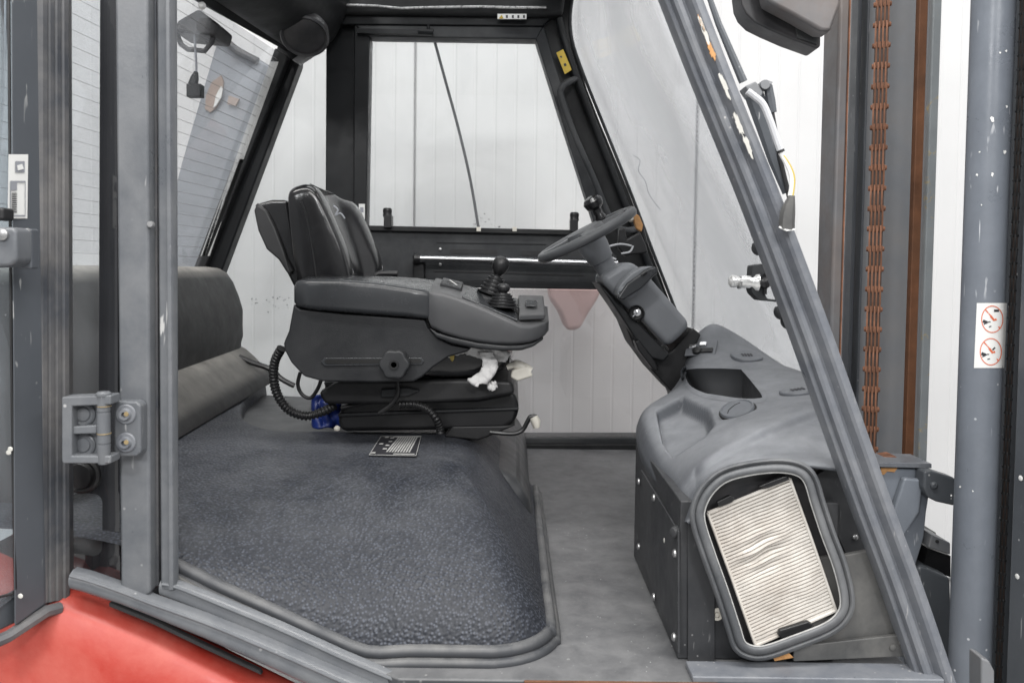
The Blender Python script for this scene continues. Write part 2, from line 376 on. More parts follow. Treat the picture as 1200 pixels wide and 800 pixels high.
# black grime specks on the low wall, as little lumps
bm = B()
for i in range(26):
    p = P(random.uniform(292, 345), 352 + random.gauss(0, 5), YW-.001); r = random.uniform(.001, .004)
    lathe(bm, p, (0,1,0), [(0, r), (.001, r*.6)], 6)
for i in range(22):
    p = P(random.uniform(555, 590), 262 + random.gauss(0, 5), YW-.001); r = random.uniform(.001, .0035)
    lathe(bm, p, (0,1,0), [(0, r), (.001, r*.6)], 6)
g = obj('grime', bm, M['seal'], wall); g['kind'] = 'stuff'

# ================================================================== CAB SHELL (far side first)
YF = 2.26
cab = thing('cab_frame', 'black and grey steel frame of the forklift cab around the seat', 'cab frame', (0, 1.6, FZ))
# --- rear far pillar
bm = B(); pp(bm, [(330,40),(352,56),(350,76),(262,312),(240,370),(205,370)], YF-.03, YF+.02); obj('rear_pillar', bm, M['black'], cab, .006)
bm = B(); pp(bm, [(322,56),(338,66),(238,318),(228,318)], YF-.06, YF-.031); obj('rear_pillar_step', bm, M['headliner'], cab, .004)
# --- middle post, header, front far pillar
bm = B(); pp(bm, [(382,20),(416,20),(416,330),(430,520),(380,520)], YF-.02, YF+.05); obj('middle_post', bm, M['black'], cab, .005)
bm = B(); pp(bm, [(380,-30),(665,-30),(660,17),(640,19),(384,16)], YF-.07, YF+.05); obj('header_beam', bm, M['headliner'], cab, .012, 3)
bm = B(); pp(bm, [(384,15),(648,18),(636,31),(416,29),(384,29)], YF-.05, YF+.03); obj('header_lip', bm, M['black'], cab, .004)
bm = B(); tube(bm, [P(x, y, YF-.08) for x, y in [(404,6),(440,7),(470,10),(500,9),(560,8),(600,9),(640,9)]], .0035, 8); obj('silver_trim', bm, M['silver'], cab)
bm = B()
pp(bm, [(636,-30),(676,-30),(670,20),(672,55),(688,104),(702,140),(736,222),(770,312),(800,392),(826,470),(790,470),(762,396),(700,270),(655,130),(624,31)], YF-.03, YF+.05)
obj('front_far_pillar', bm, M['headliner'], cab, .006)
bm = B(); tube(bm, catmull([P(x, y, YF-.045) for x, y in [(655,22),(662,50),(680,104),(715,195),(750,285),(784,372),(812,450)]], 4), .0105, 10); obj('pillar_tube', bm, M['black'], cab)
bm = B(); tube(bm, catmull([P(x, y, YF-.035) for x, y in [(676,-20),(669,10),(670,45),(684,88),(712,158),(740,228),(766,297),(798,380),(828,465)]], 4), .0045, 8); obj('windscreen_seal', bm, M['panel'], cab)
random.seed(4); bm = B()
for i in range(60):
    x, y = random.gauss(735, 55), random.uniform(600, 795)
    if x < 660: continue
    p = PZ(x, y, FZ)
    if p.x > .20 or p.y < .97: continue
    r_ = random.uniform(.0004, .0008); lathe(bm, p, (random.uniform(-.3,.3),0,1), [(0, r_), (r_*.7, r_*.5)], 5)
gr = obj('floor_grit', bm, M['zinc'], cab); gr['kind'] = 'stuff'
# --- far sill and step at the back of the floor
bm = B(); pp(bm, [(560,513),(760,513),(760,521),(560,521)], YF-.03, YF+.05); obj('far_sill', bm, M['panel'], cab, .003)
bm = B(); pp(bm, [(560,521),(800,521),(800,531),(560,531)], YF-.055, YF+.05); obj('far_sill_step', bm, M['headliner'], cab, .002)
# --- floor plate
bm = B(); prism(bm, [V(-.13,.947,FZ-.02), V(.50,.947,FZ-.02), V(.50,2.25,FZ-.02), V(-.9,2.25,FZ-.02), V(-.9,1.06,FZ-.02), V(-.3,1.06,FZ-.02)], (0,0,.02)); obj('floor_plate', bm, M['mat'], cab, .003)
bm = B(); box(bm, P(800,780,1.0).x, .52, .945, .985, FZ, FZ+.008); obj('floor_strip', bm, M['paint_worn'], cab, .002)
bm = B(); box(bm, .02, .25, .9425, .9465, FZ-.010, FZ+.001); obj('rusty_edge', bm, M['rustdark'], cab, .001)
bm = B(); box(bm, P(470,800,.95).x, .485, .92, .944, FZ-.09, FZ-.012); obj('lower_sill', bm, M['boxblk'], cab, .003)
# --- roof corner pod with round speaker, roof bars, roof glass
bm = B()
rows = []
for Y, sh in ((1.52,0),(1.62,0),(1.8,0),(1.98,0),(2.12,0),(2.19,2),(2.22,6)):
    out = [(-.72,.72),(-.69,.62),(-.655,.585),(-.62,.575),(-.58,.582),(-.53,.60),(-.48,.645),(-.455,.70),(-.45,.76),(-.58,.78),(-.70,.77)]
    rows.append([V(x + (1.9-Y)*-.14*(1 if x < -.5 else .3), Y, CZ + z + .0) for x, z in out])
loft(bm, rows); obj('roof_corner_pod', bm, M['headliner'], cab, sub=2)
bm = B(); lathe(bm, P(357,42,2.04), (.10,-.62,-.75), [(-.02,.058),(.004,.060),(.009,.056),(.004,.050),(.012,.034),(.013,.012),(.013,.002)], 32); obj('speaker', bm, M['dark'], cab)
bm = B(); pp(bm, [(342,70),(350,75),(378,57),(372,50)], 2.1, 2.12); obj('pod_clip', bm, M['zinc'], cab, .002)
bm = B(); pp(bm, [(384,20),(416,-10),(420,-30),(380,-30)], 2.18, 2.24); obj('corner_gusset', bm, M['headliner'], cab, .004)
for y0, y1 in ((1.0,1.08),):
    bm = B(); box(bm, -.8, .12, y0, y1, CZ+.74, CZ+.80); obj('roof_side_bar', bm, M['paint'], cab, .01)
bm = B(); box(bm, .06, .17, 1.08, YF-.07, CZ+.74, CZ+.80); obj('roof_front_bar', bm, M['paint'], cab, .01)
bm = B(); box(bm, -.45, .06, 1.08, YF-.071, CZ+.775, CZ+.781); obj('roof_glass', bm, M['g_side'], cab)
bm = B(); prism(bm, [V(-.60,2.22,CZ+.60), V(-.615,2.22,CZ+.58), V(-.86,1.08,CZ+.58), V(-.845,1.08,CZ+.60)], (0,0,.05)); obj('rear_header', bm, M['headliner'], cab, .004)

# --- near door post: two stepped faces
bm = B(); pp(bm, [(134,-40),(173,-40),(176,695),(166,703),(141,690)], .945, 1.03); obj('door_post', bm, M['paint'], cab, .004, 3)
bm = B(); pp(bm, [(172,-40),(183,-40),(186,686),(176,690)], .962, .985); obj('post_groove', bm, M['seal'], cab, .001)
bm = B(); sweep(bm, [P(183,-40,.955), P(188,690,.955)], [(0,.012),(0,.002),(.002,0),(.009,-.001),(.012,-.003),(.016,-.003),(.0175,0),(.0172,.012)], V(1,0,0), V(0,1,0)); obj('post_lip', bm, M['paint'], cab, .0008)
bm = B(); pp(bm, [(199,-40),(201,-40),(203,682),(199,684)], .968, .980); obj('post_return', bm, M['seal'], cab, .001)
bm = B(); lathe(bm, P(176,263,.944), (0,-1,0), [(-.004,.004),(0,.004),(.0015,.003)], 12); obj('screw', bm, M['zinc'], cab)
# --- sill below the doorway: outer and inner rounded steps
def band(px_up, px_dn, Y0, Y1, rnd):
    bm = B(); rows = []
    for (x0, y0), (x1, y1) in zip(px_up, px_dn):
        a, b = P(x0, y0, Y0), P(x1, y1, Y0)
        prof = []
        for k in range(9):
            t = k/8; q = a.lerp(b, t); q.y = Y0 + rnd*(1-math.sqrt(max(0, 1-(2*t-1)**2)))
            prof.append(q)
        prof += [V(b.x, Y1, b.z), V(a.x, Y1, a.z)]
        rows.append(prof)
    loft(bm, rows); return bm
up = [(80,671),(100,676),(140,690),(176,704),(240,727),(300,751),(360,777),(420,803),(500,838)]
dn = [(80,693),(95,697),(138,711),(176,726),(236,751),(296,778),(350,803),(408,830),(490,866)]
obj('sill_outer_roll', band(up, dn, .935, .955, .010), M['paint'], cab, smooth=50)
up = [(186,681),(206,684),(258,704),(330,734),(400,766),(440,783),(520,818)]
dn = [(186,700),(212,712),(262,734),(330,765),(398,797),(440,816),(520,850)]
obj('sill_inner_roll', band(up, dn, .955, .968, .008), M['paint'], cab, smooth=50)
bm = B(); pp(bm, [(180,700),(212,711),(262,733),(330,764),(398,796),(470,830),(470,845),(398,806),(330,774),(262,742),(212,718),(180,707)], .951, .957); obj('sill_groove', bm, M['seal'], cab)
for nm, pts, Y in (('sill_bead', [(82,674),(104,680),(142,693),(178,707),(242,730),(302,755),(362,781),(422,808)], .9345), ('sill_bead', [(190,684),(208,688),(260,709),(332,739),(402,771),(442,788),(500,812)], .9545)):
    bm = B(); tube(bm, catmull([P(x, y, Y) for x, y in pts], 4), .0022, 8); obj(nm, bm, M['paint'], cab)
# riser plate between sill and moulded cover
bm = B(); pp(bm, [(200,664),(206,674),(258,702),(330,734),(400,766),(440,783),(480,792),(480,830),(330,770),(200,700)], .972, .978); obj('side_riser', bm, M['plate'], cab, .002)
bm = B(); lathe(bm, P(336,748,.968), (0,-1,.5), [(-.004,.011),(0,.011),(.003,.009),(.003,.004)], 20); obj('bolt', bm, M['paint_worn'], cab)
bm = B(); lathe(bm, P(577,797,.962)+V(0,0,0), (0,-.15,1), [(-.002,.012),(.002,.012),(.0035,.010),(.0035,.006),(.001,.005)], 20); obj('bolt', bm, M['zinc'], cab)

# --- A pillar: a swept hollow section with a dark inner face and a pale worn outer face
edge = [(764,-40),(780,0),(815,90),(860,200),(891,280),(935,398),(971,500),(1006,598),(1042,695),(1077,797),(1096,850)]
path = catmull([P(x, y, .957) for x, y in edge], 4)
W = (P(827,100,1.0).x - P(780,100,1.0).x)*.957
prof = [(.0,.03),(-.001,.012),(.001,.006),(.004,.004),(.0055,.0075),(.0075,.008),(.010,.001),(.014,-.0005),(.020,.0005),(.0225,.0035),(.0245,.004),(.027,-.001),(.030,-.006),(.034,-.008),(.040,-.007),(.045,-.003),(.048,.004),(.0495,.012),(.0495,.022)]
prof = [(u*W/.0495, w) for u, w in prof]
bm = B(); sweep(bm, path, prof, V(1,0,.0), V(0,1,0)); obj('front_pillar', bm, M['paint_worn'], cab, smooth=24)
# flaked paint spots on the pillar: thin raised primer patches
def flake(name, pts, Y, m, par):
    bm = B(); ngon(bm, [P(x, y, Y) for x, y in pts]); o = obj(name, bm, m, par); return o
M['primer'] = mat('pale_bare_primer', (.55,.54,.50), .6, var=.1, vscale=60)
M['orust'] = mat('orange_rust_patch', (.50,.26,.10), .7, var=.3, vscale=60)
def sidepatch(cx, cy, w, h, m, seed):
    random.seed(seed); pts = []
    for k in range(26):
        a = 2*math.pi*k/26; rr = 1 + random.uniform(-.3, .3)
        dx, dy = math.cos(a)*w*rr, math.sin(a)*h*rr
        pts.append((cx + dx + dy*.37, cy + dy))
    bm = B(); pp(bm, pts, .9475, .9495); obj('paint_chip', bm, m, cab)
for i, (x, y, w, h, m) in enumerate([(826,38,2.2,17,'primer'),(834,60,3,10,'orust'),(849,100,2.4,16,'primer'),(866,146,3,13,'primer'),(877,172,3,12,'primer'),(822,28,1.6,9,'orust')]):
    sidepatch(x, y, w, h, M[m], i)
random.seed(11)

# ================================================================== GLAZING
def pane(name, corners, m, label, cat, th=(0,.005,0)):
    bm = B(); prism(bm, corners, th); o = obj(name, bm, m, None); return tag(o, label, cat)
pane('quarter_window', [P(x, y, YF+.012) for x, y in [(352,60),(382,60),(382,470),(200,470),(262,312)]], M['g_far'], 'far quarter pane between rear pillar and middle post behind the seat', 'window')
# far side door: frame, handle bar, panel, upper and lower glass
fd = thing('far_door', 'far cab door with large upper window, dark panel and grab bar', 'cab door', P(570, 500, YF))
bm = B(); pp(bm, [(415,29),(637,31),(629,46),(433,43)], YF-.045, YF+.01); obj('door_frame', bm, M['panel'], fd, .004)
bm = B(); pp(bm, [(415,29),(433,43),(429,267),(429,520),(413,520)], YF-.045, YF+.01); obj('door_frame', bm, M['black'], fd, .003)
bm = B(); pp(bm, [(637,31),(712,273),(700,273),(628,46)], YF-.045, YF+.01); obj('door_frame', bm, M['panel'], fd, .003)
bm = B(); pp(bm, [(434,42),(629,46),(702,274),(429,268)], YF-.018, YF-.013); obj('upper_glass', bm, M['g_far'], fd)
bm = B(); pp(bm, [(428,268),(700,273),(722,300),(740,339),(425,333)], YF-.04, YF); obj('door_panel', bm, M['panel'], fd, .004)
bm = B(); pp(bm, [(424,264),(700,270),(702,276),(424,270)], YF-.055, YF-.03); obj('window_ledge', bm, M['headliner'], fd, .002)
bm = B(); pp(bm, [(424,326),(738,332),(742,340),(424,335)], YF-.052, YF-.02); obj('panel_foot', bm, M['black'], fd, .003)
for x0, x1, y in ((527,583,295),(610,666,297)):
    bm = B(); pp(bm, [(x0,y-1.5),(x0+2,y-3),(x1-2,y-2.5),(x1,y-1),(x1,y+2),(x1-2,y+3),(x0+2,y+2.5),(x0,y+1)], YF-.0415, YF-.035); obj('slot', bm, M['dull'], fd)
bm = B(); pp(bm, [(508,316.5),(684,322),(684,323.3),(508,318)], YF-.0425, YF-.035); obj('crease', bm, M['dull'], fd)
bm = B(); pp(bm, [(512,284),(640,286),(640,287),(512,285)], YF-.0415, YF-.035); obj('crease', bm, M['black'], fd)
bm = B(); tube(bm, [P(x, y, YF-.085) for x, y in [(487,303),(560,304.5),(640,306.5),(724,309)]], .0105, 14); obj('grab_bar', bm, M['rod'], fd)
bm = B(); lathe(bm, P(486,303,YF-.085), (-1,-.25,0), [(-.012,.014),(.004,.014),(.004,.008),(-.006,.007)], 20); obj('grab_bar_end', bm, M['softblk'], fd)
bm = B(); pbox(bm, 484, 497, 303, 332, YF-.075, YF-.035); obj('grab_bar_foot', bm, M['headliner'], fd, .004)
for x, y in ((516,292),(516,310),(503,304.6)):
    bm = B(); lathe(bm, P(x,y,YF-.04), (0,-1,0), [(0,.0045),(.003,.004),(.004,.002)], 10); obj('screw', bm, M['zinc'], fd)
for x, y in ((454,252),(673,257)):
    bm = B(); pbox(bm, x-4.5, x+4.5, y, y+15, YF-.07, YF-.03)
    lathe(bm, P(x, y+3, YF-.05), (0,0,1), [(0,.011),(.006,.013),(.010,.012),(.020,.013),(.026,.010)], 12)
    obj('window_catch', bm, M['softblk'], fd, .002)
for x in (561, 603):
    bm = B(); pbox(bm, x-2.5, x+2.5, 266, 271, YF-.058, YF-.05); obj('clip', bm, M['whiteplastic'], fd)
bm = B(); pp(bm, [(418,33),(505,35),(505,41),(418,39)], YF-.06, YF-.04); tube(bm, [P(490,37,YF-.065), P(508,38,YF-.065)], .008, 8)
tube(bm, [P(502,38,YF-.065), P(502,29,YF-.066)], .005, 8); obj('sliding_catch', bm, M['black'], fd, .001)
bm = B(); pp(bm, [(429,336),(742,341),(800,430),(800,513),(429,513)], YF-.018, YF-.013); obj('lower_glass', bm, M['g_low'], fd)
bm = B(); pbox(bm, 420.5, 427.5, 239, 268, YF-.048, YF-.0455); st = obj('sticker', bm, M['white'], fd)
bm = B(); pbox(bm, 422, 426, 243, 249, YF-.0486, YF-.0482); pbox(bm, 422, 426, 254, 266, YF-.0486, YF-.0482); obj('print', bm, M['greyink'], st)
# wiper rod outside the far window
bm = B(); tube(bm, catmull([P(x, y, YF+.09) for x, y in [(507,40),(522,95),(537,150),(551,210),(562,275)]], 5), .0042, 8)
tag(obj('outside_wiper', bm, M['dark'], None), 'thin dark wiper rod slanting across outside of the far door window', 'wiper')
# lower faint white board behind lower glass is the wall itself; a solid red piece imitates a reflection in the glass
bm = B(); pp(bm, [(641,300),(700,300),(704,345),(688,370),(680,386),(664,388),(655,366),(644,350)], 3.15, 3.3)
tag(obj('red_machine_body', bm, M['redfade'], None, .02), 'red machine part seen through the far door glass below the panel', 'machine')
# windscreen
def wrow(t):
    n = [(764,-40),(820,90),(866,200),(897,280),(941,398),(977,500),(1012,598)][t]
    z = P(*n, 1.03)
    return z
near = catmull([P(x+6, y, 1.045) for x, y in [(750,-60),(780,20),(815,100),(860,205),(893,285),(937,400),(972,500),(1010,598)]], 4)
far = catmull([P(x, y, YF-.02) for x, y in [(676,-20),(669,10),(670,45),(684,88),(712,158),(740,228),(766,297),(798,380)]], 4)
bm = B(); rows = []
for k_, (a, b) in enumerate(zip(near, far)):
    rows.append([a.lerp(b, t/8) + V((.03 + .13*(k_/len(near))**2)*math.sin(math.pi*t/8), 0, 0) for t in range(9)])
grid(bm, rows); ws = obj('windscreen', bm, M['g_wind'], None, smooth=60); ws.modifiers.new('solid', 'SOLIDIFY').thickness = .005
tag(ws, 'dusty smeared windscreen between worn grey front pillar and black far pillar', 'windscreen')
bm = B(); tube(bm, catmull([P(x, y, 2.15) for x, y in [(742,182),(750,188),(748,200),(756,212),(760,226),(766,236),(774,246)]], 4), .0012, 5); cr = obj('glass_crack', bm, M['greyink'], ws)
# rear window with heater wires
q = [P(330,64,2.215), P(234,318,2.215), V(-.905,1.09,CZ-.02), V(-.80,1.09,CZ+.60)]
rw = thing('rear_window', 'sloping rear window with fine dark heater wires behind the door post', 'window', (q[1]+q[2])/2)
bm = B(); prism(bm, q, (-.004,0,-.002)); obj('glass', bm, M['g_rear'], rw)
for k in range(22):
    t = .03 + k*.043
    a, b = q[3].lerp(q[2], t), q[0].lerp(q[1], t)
    bm = B(); tube(bm, [a + V(.0015,0,0), b + V(.0015,0,0)], .0005, 5); obj('heater_wire', bm, M['wire'], rw)
a, b = P(322,72,2.20), P(240,300,2.20)
bm = B(); prism(bm, [a + V(-.012,0,0), a + V(.012,0,0), b + V(.012,0,0), b + V(-.012,0,0)], (0,.006,0)); obj('pale_strip', bm, M['sealwhite'], rw, .001)
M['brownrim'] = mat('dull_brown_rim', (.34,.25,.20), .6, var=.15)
# solid grey panel imitating a reflection in the rear window, with brown rimmed slot
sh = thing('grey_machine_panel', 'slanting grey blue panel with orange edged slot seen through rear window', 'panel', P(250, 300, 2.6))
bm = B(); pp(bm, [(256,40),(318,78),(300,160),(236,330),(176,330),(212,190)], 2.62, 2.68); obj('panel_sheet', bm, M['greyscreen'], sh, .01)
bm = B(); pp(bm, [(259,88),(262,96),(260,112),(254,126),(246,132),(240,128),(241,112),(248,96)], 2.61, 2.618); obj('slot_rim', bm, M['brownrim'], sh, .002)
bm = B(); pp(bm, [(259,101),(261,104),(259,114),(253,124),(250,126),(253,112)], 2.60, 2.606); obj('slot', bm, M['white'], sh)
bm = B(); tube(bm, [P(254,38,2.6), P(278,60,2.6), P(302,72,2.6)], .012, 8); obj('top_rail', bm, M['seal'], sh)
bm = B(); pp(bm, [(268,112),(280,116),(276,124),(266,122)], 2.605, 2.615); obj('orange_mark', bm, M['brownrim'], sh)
# work lamp hanging behind rear window
wk = thing('rear_work_lamp', 'dark work lamp hanging at the roof edge behind the rear window', 'lamp', P(226, 30, 1.9))
bm = B(); pp(bm, [(232,10),(256,28),(252,42),(202,37),(208,24)], 1.86, 1.96); obj('lamp_housing', bm, M['dark'], wk, .006)
bm = B(); tube(bm, [P(x, y, 1.88) for x, y in [(207,38),(212,52),(220,58),(240,60),(248,50),(251,40)]], .006, 8); obj('lamp_bracket', bm, M['dark'], wk)
bm = B(); tube(bm, catmull([P(x, y, 1.87) for x, y in [(228,40),(229,60),(230,75),(230,86)]], 4), .0028, 8); obj('cable', bm, M['greyink'], wk)
bm = B(); tube(bm, [P(230,84,1.87), P(228,92,1.87), P(226,100,1.87)], [.005,.010,.012], 8); pbox(bm, 218, 235, 98, 113, 1.86, 1.885); obj('plug', bm, M['panel'], wk, .002)
bm = B(); lathe(bm, P(237,7,1.70), (0,-1,-.2), [(0,.008),(.006,.007),(.010,.003)], 12); tag(obj('bolt_cap', bm, M['white'], None), 'small white bolt cap on the black roof edge at top left', 'bolt')
# fixed side window left of the post
sw = thing('side_window', 'fixed side window with black border between open door and post', 'window', P(100, 670, 1.02))
bm = B(); pp(bm, [(30,-40),(136,-40),(140,686),(60,668),(30,660)], 1.012, 1.017); obj('glass', bm, M['g_side'], sw)
bm = B(); pp(bm, [(117,-40),(137,-40),(139,600),(134,600),(119,560),(115,470)], 1.006, 1.0115); obj('border', bm, M['frit'], sw, .001)
outer = [(40,540),(84,538),(112,556),(122,580),(139,600),(141,687),(60,668),(40,655)]
# lower border frame with rounded clear opening: build as bands around the opening
inn = [(60,582),(100,574),(112,578),(119,590),(119,640),(114,650),(104,652),(60,637)]
bm = B()
def arc(cx, cy, r_, a0, a1, n=5): return [(cx + r_*math.cos(R(a0 + (a1-a0)*k/n)), cy + r_*math.sin(R(a0 + (a1-a0)*k/n))) for k in range(n+1)]
inn = [(60,583),(88,577)] + arc(109,589,11,-90,0) + arc(109,640,11,0,90) + [(88,648),(60,640)]
outp = [(60,540),(88,540)] + [(112+ k*5, 540+k*3) for k in range(5)] + [(140,580)] + [(140,640),(140.5,655),(140.7,665),(140.8,675),(141,682),(141,687)] + [(88,675),(60,668)]
fr_ = [[P(x, y, Y) for Y in (1.0062,) for x, y in (a, b)] for a, b in zip(inn, outp)]
rows = [[P(a[0], a[1], 1.0117), P(a[0], a[1], 1.0062), P(b[0], b[1], 1.0062), P(b[0], b[1], 1.0117)] for a, b in zip(inn, outp)]
grid(bm, rows); obj('border', bm, M['frit'], sw)
bm = B(); lathe(bm, P(97,556,1.006), (0,-1,0), [(0,.023),(.004,.023),(.006,.020),(.005,.017),(.010,.015),(.011,.004),(.011,.001)], 28); obj('vent_knob', bm, M['softblk'], sw)
for k in range(7):
    bm = B(); pbox(bm, 104+k*2.2, 105.4+k*2.2, 621+k*1.1, 625+k*1.1, 1.004, 1.0055)
    if k != 3: obj('print', bm, M['ink'], sw)
    else: bm.free()

# ================================================================== OPEN DOOR on the left
dr = thing('open_door', 'open near cab door edge with rubber seal and clear glass at far left', 'cab door', P(40, 740, .92))
def slab(bm, a, vec): prism(bm, [P(*p) for p in a], vec)
bm = B()
# sealing edge: three rounded ribs
for dx, r_ in ((0,.0075),(9,.0065),(17,.0065),(25,.007)):
    tube(bm, [P(48+dx, -40, .935+dx*.001), P(48.5+dx*1.05, 705-dx*.2, .935+dx*.001)], r_, 8)
obj('edge_seal', bm, M['seal'], dr)
bm = B(); prism(bm, [P(44,-40,.945), P(74,-40,.965), P(77,716,.965), P(46,722,.945)], (0,.02,0)); obj('door_edge', bm, M['seal'], dr, .002)
bm = B(); prism(bm, [P(12,-40,.89), P(45,-40,.93), P(53,708,.93), P(16,735,.89)], (-.006,.022,0)); obj('door_frame', bm, M['door_grey'], dr, .003)
bm = B(); prism(bm, [P(-30,-40,.855), P(14,-40,.897), P(19,697,.897), P(-30,735,.855)], (-.003,.004,0)); obj('door_glass', bm, M['g_door'], dr)
bm = B(); prism(bm, [P(-60,735,.845), P(17,693,.897), P(53,690,.934), P(53,713,.934), P(-60,768,.845)], (-.004,.02,0)); obj('bottom_rail', bm, M['door_grey'], dr, .003)
bm = B(); tube(bm, [P(-60,776,.845), P(10,745,.888), P(54,716,.93), P(70,712,.945)], .007, 8); obj('bottom_seal', bm, M['seal'], dr)
bm = B(); tube(bm, [P(-40,709,.85), P(15,695,.893), P(18,690,.8935), P(13,400,.893), P(10,-40,.893)], .0016, 6); obj('glass_trim', bm, M['dull'], dr)
# barcode sticker
bm = B(); pq = lambda x, y, e=0: P(x, y, .889 + (x-12)*.0012 - .004 - e*3)
ngon(bm, [pq(10,181), pq(33,181), pq(32,256), pq(9,256)]); st = obj('label_sticker', bm, M['white'], dr)
bm = B()
for a in ([18,189,29,202],[12,212,30,214],[12,252,30,253.5],[12,212,13,253],[29.4,212,30,253],[12,213,20,223]): ngon(bm, [pq(a[0],a[1],.0005), pq(a[2],a[1],.0005), pq(a[2],a[3],.0005), pq(a[0],a[3],.0005)])
obj('print', bm, M['greyink'], st)
bm = B()
for k in range(11): ngon(bm, [pq(14,226+k*2.2,.0007), pq(20,226+k*2.2,.0007), pq(20,227.2+k*2.2,.0007), pq(14,227.2+k*2.2,.0007)])
obj('barcode', bm, M['ink'], st)
bm = B(); ngon(bm, [pq(20,194,.0009), pq(26,192,.0009), pq(28,198,.0009), pq(21,200,.0009)]); obj('symbol', bm, M['white'], st)
# latch
bm = B(); pp(bm, [(-20,266),(16,266),(19,272),(19,306),(12,312),(-20,314)], .845, .875); la = obj('latch', bm, M['paint'], dr, .005, 3)
bm = B(); pbox(bm, 20, 37, 268, 315, .872, .887); obj('latch_plate', bm, M['door_grey'], la, .002)
bm = B(); lathe(bm, P(4,275,.845), (0,-1,0), [(0,.006),(.003,.006),(.004,.004)], 14); obj('rivet', bm, M['zinc'], la)
for x, y in ((32,271),(31,303)):
    bm = B(); lathe(bm, P(x,y,.871), (0,-1,0), [(0,.0035),(.002,.003)], 10); obj('rivet', bm, M['zinc'], la)
bm = B(); pbox(bm, -10, 4, 243, 258, .85, .87); obj('latch_pin', bm, M['dull'], la, .003)
for i, (x, y) in enumerate(((12,526),(10,530),(24,698))):
    bm = B(); lathe(bm, P(x,y,.886), (0,-1,0), [(0,.003),(.0008,.002)], 7); obj('paint_chip', bm, M['primer'], dr)

# hinge
hg = thing('door_hinge', 'grey cast hinge with two bolts joining open door to post', 'hinge', P(120, 543, .97))
bm = B()
oy = .915
for poly, y0, y1 in (([(72,465),(130,463),(130,474),(84,476),(84,534),(130,534),(130,543),(74,543),(72,540)], oy-.012, oy+.01),
                     ([(82,474),(120,472),(120,536),(82,536)], oy+.004, oy+.012),
                     ([(80,500),(113,498),(113,508),(80,509)], oy-.008, oy+.006)):
    pp(bm, poly, y0, y1)
lf = obj('hinge_leaf', bm, M['paint'], hg, .0022, 3)
for y in (485, 521):
    bm = B(); lathe(bm, P(98,y,oy+.003), (0,-1,0), [(-.002,.0135),(.0008,.0135),(.0018,.012),(.0006,.0105),(.0006,.0085),(.0022,.0075),(.0026,.001)], 28); obj('bolt', bm, M['paint'], lf)
bm = B(); lathe(bm, P(122,543,oy-.006), (0,0,1), [(0,.0062),(.002,.0070),(.022,.0070),(.0222,.0063),(.0238,.0063),(.024,.0070),(.058,.0070),(.0582,.0063),(.0598,.0063),(.060,.0070),(.077,.0070),(.0775,.0082),(.080,.0082),(.082,.006)], 24); obj('knuckle', bm, M['paint'], hg)
for y in (508, 486):
    bm = B(); lathe(bm, P(122,y+(20 if y<500 else 15)-(15 if y>500 else 30),oy-.006), (0,0,1), [(0,.0076),(.0009,.0076)], 24); obj('brass_ring', bm, M['brass'], hg)
bm = B(); pp(bm, [(133,470),(160,470),(165,475),(165,530),(160,535),(133,535)], oy+.012, oy+.0295); rl = obj('hinge_leaf', bm, M['paint'], hg, .003, 3)
for y in (485, 518):
    bm = B(); lathe(bm, P(148,y,oy+.012), (0,-1,0), [(-.001,.0115),(.0015,.0115),(.0025,.0105),(.0025,.0075),(.004,.0068),(.0065,.006),(.0065,.0032),(.002,.003),(.002,.0005)], 28); bo = obj('bolt', bm, M['paint_worn'], rl)
    bm = B(); lathe(bm, P(148,y,oy+.0052), (0,-1,0), [(0,.0028),(.0006,.0026)], 12); obj('bolt_socket', bm, M['brass'], bo)

# ================================================================== RED BODY
bm = B(); rows = []
top = [(-120,620),(-40,645),(40,680),(80,692),(130,712),(180,733),(240,762),(310,797),(400,842),(480,885)]
for dz, Y in ((0,.99),(0,.965),(.006,.950),(.016,.940),(.05,.932),(.11,.92),(.22,.905),(.4,.88)):
    r0 = []
    for x, y in top:
        p = P(x, y, .965); r0.append(V(p.x - dz*.12, Y, p.z - dz))
    rows.append([Vector(v) for v in catmull(r0, 4)])
grid(bm, rows); rb = obj('red_body_panel', bm, M['red'], None, smooth=60)
tag(rb, 'faded red body panel sloping down below the grey cab sill', 'body panel')
bm = B(); pp(bm, [(128,706),(180,727),(240,756),(304,786),(306,790),(240,760),(180,731),(128,710)], .938, .946); tag(obj('rubber_strip', bm, M['dull'], None), 'thin black rubber strip between grey sill and red body panel', 'seal')  # black strip coloured in for the shaded gap below the sill

# ================================================================== MOULDED ENGINE COVER
hood = thing('engine_cover', 'large blue black grained rubber cover over the engine beside the floor', 'engine cover', V(-.3, 1.3, FZ))
XR = P(648, 745, 1.02).x; YN = .988
base = []          # (x, y, z) outline on the floor and up the left side
lo = [(-70,600),(-10,612),(60,624),(150,640),(205,663),(260,690),(320,717),(380,745),(430,765)]
for x, y in lo:
    p = P(x, y, YN); p.z = min(p.z, CZ - .325); base.append(p)
zf = FZ + .012
for x in (480, 530, 575): base.append(V(P(x, 770, YN).x, YN, zf))
rc = .085
for k in range(1, 9):
    a = -math.pi/2 + k*(math.pi/2)/9
    base.append(V(XR - rc + rc*math.cos(a), YN + rc + rc*math.sin(a), zf))
for y in (1.2,1.32,1.46,1.6,1.75): base.append(V(XR - .002, y, zf))
zt = CZ - .312
ins = []
n0 = len(base) - 13
ix = P(520, 520, 1.30).x
bx0 = [P(150, 640, YN).x, ]
